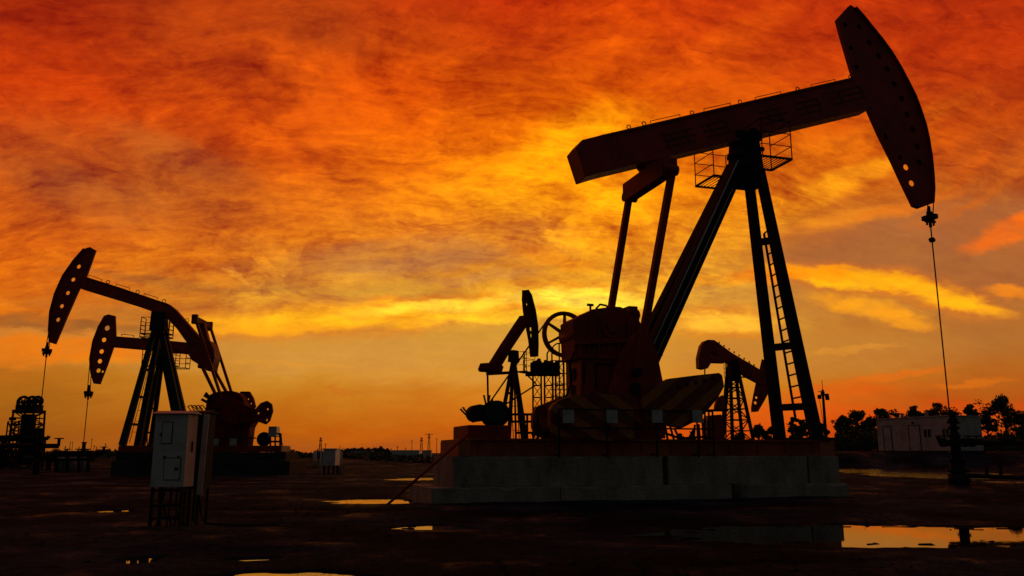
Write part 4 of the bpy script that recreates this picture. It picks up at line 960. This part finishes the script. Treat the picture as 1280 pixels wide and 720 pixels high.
# ============================================================ cabinets
def cabinet(x, y, w, d, z0, z1, label, mat_, yaw=0., roof_over=.05, strip=None):
    zg = gz(x, y); T = thing('electrical_cabinet', label, 'cabinet', (x, y, zg), R(yaw))
    z0 -= zg; z1 -= zg
    q = MB(); q.span((-w/2, -d/2, z0), (w/2, d/2, z1)); b = q.build('body', mat_, T, .006)
    q = MB(); o = roof_over; q.add([(-w/2-o, -d/2-o, z1+.002), (w/2+o, -d/2-o, z1+.002), (w/2+o, d/2+o, z1+.002), (-w/2-o, d/2+o, z1+.002), (-w/2-o, 0, z1+.05), (w/2+o, 0, z1+.05)], [(0,1,5,4),(2,3,4,5),(0,4,3),(1,2,5),(3,2,1,0)]); q.build('roof', mat_, T)
    return T, b, z0, z1
D1 = 12.6
za, zb_ = AT(212, 609, D1).z, AT(212, 517, D1).z
w = (232.5-192)/FPX*D1*1.0; xc = AT(212, 560, D1).x
T, body, z0, z1 = cabinet(xc, D1+.2, w, .40, za, zb_, 'grey steel electrical cabinet on a tall leg frame, nearest object at the left', CABP)
def plate(par, name, px0, py0, px1, py1, t=.012, m=CABP, Dn=D1):
    a, b = AT(px0, py1, Dn), AT(px1, py0, Dn); q = MB(); o = par.location
    q.span((a.x-T.location.x, -.2-t, a.z-T.location.z), (b.x-T.location.x, -.2+.002, b.z-T.location.z)); return q.build(name, m, par if par != T else T, .003)
q = MB()
def loc(px, py): p_ = AT(px, py, D1); return p_.x-T.location.x, p_.z-T.location.z
def pl(name, px0, py0, px1, py1, t, m):
    a, b = loc(px0, py1), loc(px1, py0); q = MB(); q.span((a[0], -.2-t, a[1]), (b[0], -.2-.004, b[1])); o = q.build(name, m, T, .002)
    q = MB(); q.span((a[0]-.012, -.2-.003, a[1]-.012), (b[0]+.012, -.2+.001, b[1]+.012)); q.build('door_gap_shade', BLK, o); return o  # shade of the gap round the door, put in as a black plate
pl('upper_door', 202, 528, 216, 554, .012, CABP); pl('lower_door', 204.5, 573, 226, 599.5, .014, CABP)
for (x, y) in ((206, 571.5), (223.5, 571.5), (202, 543)): 
    a = loc(x, y); q = MB(); q.box((a[0], -.215, a[1]), (.025, .02, .04)); q.build('latch', BLK, T)
a = loc(221, 586); q = MB(); q.box((a[0], -.22, a[1]), (.05, .012, .04)); q.build('nameplate', BLK, T)
q = MB(); q.box((w/2+.008, .02, (z0+z1)/2+.05), (.014, .03, .16)); q.build('side_handle', BLK, T)
for i, (sx_, sy_) in enumerate(((-1,-1),(1,-1),(1,1),(-1,1))):
    q = MB(); q.span((sx_*(w/2-.03)-.02, sy_*.16-.02, -.1), (sx_*(w/2-.03)+.02, sy_*.16+.02, z0-.002)); q.build('leg', BLK, T)
for zz_ in (.12, .3, z0-.05):
    q = MB()
    for sy_ in (-1, 1): q.bar((-(w/2-.05), sy_*.165, zz_), (w/2-.05, sy_*.165, zz_), .02, .03)
    for sx_ in (-1, 1): q.bar((sx_*(w/2-.03), -.14, zz_), (sx_*(w/2-.03), .14, zz_), .02, .03)
    q.build('frame_rail', BLK, T)
rr = random.Random(2)
for k in range(5):
    x_ = -.16+.09*k; q = MB(); q.path([(x_, -.05, z0), (x_+rr.uniform(-.03, .03), -.1, z0*.6), (x_+rr.uniform(-.05, .05), -.05, z0*.3), (x_+rr.uniform(-.05, .1), -.02, -.03)], .014, 6); q.build('cable', BLK, T)
D2 = 13.3
za, zb_ = AT(250, 612, D2).z, AT(250, 516, D2).z; xa, xb = AT(232, 560, D2).x, AT(253, 560, D2).x
T2, body, z0, z1 = cabinet((xa+xb)/2, D2+.25, xb-xa, .5, za, zb_, 'second electrical cabinet with a pale open door edge, directly behind the nearest cabinet', GRN, 0)
w2 = xb-xa
q = MB(); q.bar((w2/2+.005, -.26, z0-.08), (w2/2+.050, -.30, z1-.02), .085, .02, up=(0, 1, 0)); q.build('open_door', CABP, T2)
for sx_ in (-1, 1):
    for sy_ in (-1, 1): q = MB(); q.span((sx_*(w2/2-.03)-.018, sy_*.2-.018, -.1), (sx_*(w2/2-.03)+.018, sy_*.2+.018, z0-.002)); q.build('leg', BLK, T2)
for k in range(4):
    q = MB(); q.path([(-.1+.06*k, -.2, z1+.02), (-.16+.06*k, -.22, z1+.1), (-.1+.06*k, -.24, z1+.12), (-.02+.05*k, -.2, z1+.05)], .008, 5); q.build('wire', BLK, T2)
q = MB(); q.path([(.1, -.2, z0), (.2, -.3, .15), (.35, -.5, .03), (.9, -.7, .02), (1.5, -.6, .02)], .016, 6); q.build('cable', BLK, T2)
# far cabinets and huts on the flat
def hut(px0, px1, pyt, pyb, Dd, label, m=WHT, depth=None, name='equipment_box', cat='box', legs=False, z=None):
    a, b = AT(px0, pyb, Dd), AT(px1, pyt, Dd); w_ = b.x-a.x; dp = depth or w_*.8; xc_ = (a.x+b.x)/2; zg = gz(xc_, Dd) if Dd < 110 else -.3
    T = thing(name, label, cat, (xc_, Dd+dp/2, zg)); h = b.z-zg; zl = h*.34 if legs else -.1
    q = MB(); q.span((-w_/2, -dp/2, zl), (w_/2, dp/2, h)); q.build('body', m, T, .01)
    q = MB(); q.span((-w_/2-.06, -dp/2-.06, h+.002), (w_/2+.06, dp/2+.06, h+.06)); q.build('roof', m, T)
    q = MB(); q.span((-w_*.3, -dp/2-.02, zl+.15), (w_*.3, -dp/2+.001, h-.15)); q.build('door', m, T)
    if legs:
        for i in (-1, 1):
            for j in (-1, 1): q = MB(); q.span((i*(w_/2-.08)-.05, j*(dp/2-.08)-.05, -.1), (i*(w_/2-.08)+.05, j*(dp/2-.08)+.05, zl-.003)); q.build('leg', BLK, T)
    return T
hut(403, 419.5, 562, 588, 44, 'small pale switch cabinet on legs standing alone on the flat, left of centre', CABP, 1.2, 'electrical_cabinet', 'cabinet', True)
hut(528.5, 538.5, 563.5, 576, 88, 'tiny white hut on the flat just left of the concrete foundation', WHT, 1.2, 'hut', 'hut')
def post(px, pyt, Dd, r_, label, m=WHT, name='marker_post'):
    a = AT(px, pyt, Dd); zg = gz(a.x, a.y); q = MB(); q.tube((0, 0, -.1), (0, 0, a.z-zg), r_, 8); q.tube((0, 0, a.z-zg), (0, 0, a.z-zg+.05), r_*.6, 8)
    o = q.build(name, m); o.location = (a.x, a.y, zg); tag(o, label, 'post')
post(426, 564, 46, .10, 'white post just right of the pale switch cabinet'); post(401.5, 563, 43, .05, 'thin white post at the left side of the pale switch cabinet'); post(358, 571, 46, .16, 'short white post at the right end of the left foundation')
post(394, 564, 60, .12, 'grey post behind and left of the pale switch cabinet', CABP)
# ============================================================ white portable building
hc = AT(1190, 550, 65); hc.z = 0; ux_ = Vector((2.8, -6.5, 0)).normalized(); yawh = math.atan2(-ux_.x, -ux_.y)
BL, BWD, BH = 7.2, 3.4, 2.62
z_f = AT(1190, 563.5, 65).z
th = math.atan2(ux_.y, ux_.x)      # local x runs along the long front, ending at the near corner
T = thing('portable_building', 'long white portable building with two doors and two small windows before the trees', 'building', (hc.x, hc.y, z_f), th)
q = MB(); q.span((-BL, 0, 0), (0, BWD, BH)); wl = q.build('wall', BWHT, T, .02)
q = MB(); q.span((-BL-.08, -.08, BH+.003), (.08, BWD+.08, BH+.09)); rf = q.build('roof', BWHT, T, .01)
q = MB(); q.span((-BL-.1, -.1, -.8), (.1, BWD+.1, -.003)); q.build('plinth', DCON, T)
for x in (-.0,):
    pass
def fx(px):    # distance along the front from a bearing
    d_ = ray(px, 550); k = d_.x/d_.y
    t_ = (hc.x-k*hc.y)/(k*ux_.y-ux_.x); return t_
for p0, p1 in ((1105.5, 1114.5), (1137.5, 1150.5)):
    q = MB(); q.span((fx(p0), -.03, .02), (fx(p1), .002, 2.0)); d_ = q.build('door', BWHT, T, .008)
    q = MB(); q.tube((fx(p0)+.12, -.08, 1.0), (fx(p0)+.12, -.03, 1.0), .03, 8); q.build('handle', BLK, d_)
    q = MB()
    q.span((fx(p0)-.06, -.045, 0), (fx(p0)-.01, .002, 2.06)); q.span((fx(p1)+.01, -.045, 0), (fx(p1)+.06, .002, 2.06)); q.span((fx(p0)-.01, -.045, 2.01), (fx(p1)+.01, .002, 2.06)); q.build('frame', BLK, d_)
for p0, p1 in ((1156, 1164.5), (1179.5, 1187)):
    a, b = fx(p0), fx(p1); q = MB(); q.span((a-.05, -.03, 1.02), (b+.05, .002, 1.72)); wd = q.build('window', BWHT, T, .006)
    m_ = (a+b)/2
    for c0, c1 in ((a, m_-.05), (m_+.05, b)): q = MB(); q.span((c0, -.036, 1.07), (c1, -.028, 1.67)); q.build('pane', GLASS, wd)
for x in (-5.0, -2.6): q = MB(); q.tube((x, .6, BH+.09), (x, .6, BH+.42), .13, 10); q.tube((x, .6, BH+.40), (x, .6, BH+.46), .2, 10, .05); q.build('roof_vent', BWHT, T)
q = MB(); a = fx(1143); q.tube((a, -.1, 2.25), (a, .0, 2.25), .09, 8); q.build('wall_lamp', BLK, T)
# ============================================================ lamp mast
a = AT(1033.5, 560, 56); zg = gz(a.x, a.y)
T = thing('lamp_mast', 'slim mast with floodlights near its top, beside the right leg of the largest pumpjack', 'mast', (a.x, a.y, zg))
hh = lambda py: AT(1033.5, py, 56).z-zg
q = MB(); q.tube((0, 0, -.1), (0, 0, hh(487)), .13, 10, .08); q.tube((0, 0, hh(487)), (0, 0, hh(475)), .02, 5); q.build('pole', BLK, T)
q = MB(); q.bar((-.35, 0, hh(494)), (.3, 0, hh(494)), .06, .06); q.bar((-.3, 0, hh(489.5)), (.1, 0, hh(489.5)), .05, .05); q.build('cross_arm', BLK, T)
for x, y in ((-.28, 496.5), (.22, 494.5), (-.05, 491.5), (.24, 498)): q = MB(); q.box((x, -.1, hh(y)), (.22, .2, .24)); q.build('floodlight', BLK, T, .02)
q = MB(); q.tube((-.26, 0, hh(497)), (-.12, 0, hh(530)), .018, 5); q.build('cable', BLK, T)
# ============================================================ trees and far things
LEAF = mat('dark_foliage', (.045, .06, .025), (.07, .085, .035), .7, 1.5, spec=.2); BARK = mat('bark', (.07, .05, .035), (.04, .03, .025), .9, 5.)
def clump(q, c, rad, n, s, rr, flat=.8):
    for i in range(n):
        while 1:
            d = Vector((rr.uniform(-1, 1), rr.uniform(-1, 1), rr.uniform(-1, 1)))
            if d.length < 1: break
        p_ = c+Vector((d.x*rad, d.y*rad, d.z*rad*flat))
        a = Vector((rr.gauss(0, 1), rr.gauss(0, 1), rr.gauss(0, 1))).normalized()*s*rr.uniform(.6, 1.3); b = a.cross(Vector((rr.gauss(0, 1), rr.gauss(0, 1), rr.gauss(0, 1)))).normalized()*s*rr.uniform(.35, .7)
        q.add([p_-a, p_+b, p_+a, p_-b], [(0, 1, 2, 3)])
def tree(x, y, zg, h, w, label, seed, dens=1., trunk=.3, s=.16, name='tree', group=None, spiky=False):
    rr = random.Random(seed); T = thing(name, label, 'tree', (x, y, zg), 0, group)
    q = MB(); lean = rr.uniform(-.05, .05)*h; r0 = .028*h+.03
    pts = [Vector((lean*t_*t_+rr.uniform(-.02, .02)*h*t_, rr.uniform(-.02, .02)*h*t_, h*t_*.8)) for t_ in (0, .3, .55, .8, 1.)]; pts[0].z = -.3
    for i in range(4): q.tube(pts[i], pts[i+1], r0*(1-.22*i), 7, r0*(1-.22*(i+1)))
    cl = []
    nl = int(9+7*rr.random())
    for i in range(nl):
        t_ = trunk+(1-trunk)*rr.random()**.8; base = Vector((lean*t_*t_, 0, h*t_*.75))
        ang = 2*math.pi*(i/nl)+rr.uniform(-.5, .5); prof = math.sin(math.pi*min(.93, max(.12, (t_-trunk)/(1-trunk)*.8+.15)))
        L = w/2*prof*rr.uniform(.5, 1.0)
        tip = base+Vector((math.cos(ang)*L, math.sin(ang)*L, L*rr.uniform(.25, .8)+(.12*h if spiky else .04*h)))
        tip.z = min(tip.z, h*.94)
        mid = base.lerp(tip, .5)+Vector((0, 0, -.04*L)); q.tube(base, mid, r0*.45, 5, r0*.3); q.tube(mid, tip, r0*.3, 5, r0*.1)
        cl.append((tip, w*rr.uniform(.13, .24)))
        if rr.random() < .6: cl.append((base.lerp(tip, .6)+Vector((rr.uniform(-.1, .1)*w, rr.uniform(-.1, .1)*w, .05*h)), w*rr.uniform(.10, .18)))
    cl.append((Vector((lean, 0, h*.9)), w*.14))
    q.build('trunk', BARK, T)
    q = MB()
    for c_, rad in cl:
        clump(q, c_, rad, int(95*dens), s, rr, .75); clump(q, c_+Vector((rr.uniform(-1, 1), rr.uniform(-1, 1), rr.uniform(-.4, 1)))*rad*.9, rad*.55, int(22*dens), s*.8, rr)
    q.build('crown', LEAF, T)
    return T
TR = [ # px of centre, py of top, px width, bearing distance, density, label
 (1253, 494, 42, 92, 1.6, 'tallest round tree right of the white portable building'),
 (1212, 503, 26, 96, 1.2, 'tree rising over the right end of the white building roof'),
 (1232, 512, 20, 97, 1.0, 'small thin tree between the tallest tree and the white building'),
 (1174, 503.5, 36, 97, 1.5, 'broad dense tree behind the middle of the white building roof'),
 (1138, 506, 26, 95, 1.2, 'rounded tree behind the left part of the white building roof'),
 (1122, 516, 18, 97, .8, 'low ragged tree behind the left end of the white building roof'),
 (1102, 510, 28, 92, .7, 'airy tree just left of the white building'),
 (1070, 512, 24, 90, .6, 'sparse tree with a thin top, left of the airy tree'),
 (1085, 521, 22, 94, 1.2, 'bushy tree between the sparse tree and the airy tree'),
 (1052, 519, 24, 92, 1.3, 'dark bushy tree right beside the lamp mast'),
 (1279, 516, 22, 90, 1.0, 'tree cut off by the right edge of the picture'),
 (1000, 525, 24, 88, 1.3, 'dark tree seen between the two front legs of the largest pumpjack'),
 (988, 519, 8, 90, .6, 'narrow pointed tree top between the two front legs of the largest pumpjack'),
 (963, 533, 14, 92, 1.0, 'low rounded tree just left of the far front leg'),
 (948, 529.5, 16, 90, .45, 'feathery see-through tree between the lattice post and the far front leg'),
 (1022, 527, 18, 92, 1.2, 'dark tree behind the foot of the near front leg'),
 (1290, 530, 30, 100, 1.2, 'low tree at the far right edge behind the cut-off tree'),
 (866, 538, 12, 90, .9, 'bushy tree seen under the striped counterweight'),
 (850, 541, 12, 92, .8, 'small bush-like tree left of the one under the striped counterweight'),
 (925, 541, 14, 94, .9, 'low tree behind the foot of the lattice post')]
for i, (px, py, pw, dd_, dens, lab) in enumerate(TR):
    a = AT(px, py, dd_); zg = gz(a.x, dd_) if a.x < 90 else 1.
    h = a.z-zg; w_ = pw/FPX*dd_
    tree(a.x, dd_, zg, h/.98, w_*1.18, lab, 11+i, dens, .34 if h > 4 else .22, .15, spiky=dens < .8)
ORD = ['first', 'second', 'third', 'fourth', 'fifth', 'sixth', 'seventh', 'eighth', 'ninth', 'tenth', 'eleventh', 'twelfth', 'thirteenth', 'fourteenth', 'fifteenth', 'sixteenth', 'seventeenth', 'eighteenth']
# small far trees on the left horizon
for i, (px, py, pw) in enumerate(((434, 561, 9), (443, 560.5, 10), (452, 559.5, 9), (460, 560, 8), (468, 560, 9), (477, 558, 9), (484, 561, 7))):
    a = AT(px, py, 230); tree(a.x, 230, -.4, (a.z+.4), pw/FPX*230*1.1, 'tiny round horizon tree left of centre, %s from the left in its row' % ORD[i], 50+i, .5, .2, .4, group='tiny trees in a row on the horizon')
# scrub and far hedges nobody could count
rr = random.Random(21)
q = MB()
for i in range(3000):
    px = -30+600*rr.random(); Dd = 78+110*rr.random()**1.2; a = AT(px, 565, Dd); hgt = (.25+.5*(.5+.5*math.sin(px*.11+.3*math.sin(px*.4)))*rr.random())*(.6+Dd/250)
    if n2(a.x, Dd, .06, 3.) < -.18: continue
    zb_ = gz(a.x, Dd) if Dd < 117 and a.x > -61 else -.35
    clump(q, Vector((a.x, Dd, zb_+hgt*.45)), .9, 7, .32, rr, hgt*.9)
tag(q.build('scrub', LEAF), kind='stuff')
q = MB()
for i in range(2600):
    px = 1010+330*rr.random(); Dd = 84+14*rr.random(); x = (px-640)/FPX*Dd; zg = gz(min(x, 90), Dd)
    top = 1.5+.9*math.sin(px*.09)*math.sin(px*.037+1) if px < 1140 or px > 1225 else .9
    clump(q, Vector((x, Dd, zg+.3+max(.5, top)*rr.random()**1.4)), .7, 7, .22, rr, .8)
for i in range(300):
    px = 845+170*rr.random(); Dd = 84+14*rr.random(); x = (px-640)/FPX*Dd; zg = gz(x, Dd)
    clump(q, Vector((x, Dd, zg+.5+.3*rr.random())), .7, 7, .22, rr, .8)
tag(q.build('undergrowth', LEAF), kind='stuff')
q = MB()
for i in range(1300):     # dry grass tufts round the pools and at the foot of the foundation
    y = 8+40*rr.random()**1.4; x = (rr.random()*1.5-.75)*y; z = gz(x, y)
    if n2(x, y, .5, 2.) < .05: continue
    for k in range(7):
        a = Vector((x+rr.uniform(-.06, .06), y+rr.uniform(-.06, .06), z-.01)); t_ = a+Vector((rr.uniform(-.05, .05), rr.uniform(-.03, .03), rr.uniform(.02, .07))); q.add([a, a+Vector((.006, .003, 0)), t_], [(0, 1, 2)])
tag(q.build('grass_tufts', LEAF), kind='stuff')
# poles and pylons on the horizon
PX = (82, 88, 91, 99, 115, 118, 121, 132, 353, 407, 425, 430, 497, 515, 546, 551, 507, 489)
for i, px in enumerate(PX):
    h = (9, 14, 14, 8, 18, 10, 8, 12, 12, 12, 9, 7, 9, 16, 19, 13, 7, 6)[i]; Dd = 300+rr.uniform(-60, 60); a = AT(px, 566-h, Dd)
    T = thing('utility_pole', 'thin far utility pole on the left horizon, %s from the left of all these poles' % ORD[sorted(PX).index(px)], 'pole', (a.x, Dd, -.4), 0, 'thin far utility poles on the left horizon')
    q = MB(); q.tube((0, 0, -.3), (0, 0, a.z+.4), .14, 6, .09); q.build('pole', BLK, T)
    q = MB(); q.bar((-.4, 0, a.z-.1), (.4, 0, a.z-.1), .12, .12); q.build('cross_arm', BLK, T)
for px, h, lab in ((401, 19, 'thin lattice pylon on the horizon above the pale switch cabinet'), (527, 19, 'narrow lattice pylon, left one of the two left of the foundation'), (536.5, 24, 'wide-topped lattice pylon just above the tiny white hut')):
    Dd = 380.; a = AT(px, 566-h, Dd); T = thing('pylon', lab, 'pylon', (a.x, Dd, -.4)); q = MB(); lattice(q, (0, 0), 1.3, .4, 0, a.z+.4, 7, .07); q.build('tower_frame', BLK, T)
    for k in ((.97, 1.9 if h > 20 else .7), (.84, .9)):
        q = MB(); q.bar((-k[1], 0, (a.z+.4)*k[0]), (k[1], 0, (a.z+.4)*k[0]), .2, .22); q.build('cross_arm', BLK, T)
for i, (p0, p1, py, lab) in enumerate(((489, 524, 563, 'long low grey shed on the horizon left of the tiny white hut'), (438, 470, 564, 'low grey shed on the horizon in front of the tiny tree row'), (8, 22, 563, 'low grey shed on the left horizon beside the pipe gantry post'), (122, 140, 564, 'low grey shed on the horizon right of the pipe manifold'))):
    hut(p0, p1, py, 567, 200+25*i, lab, CABP, 6, 'shed', 'shed')
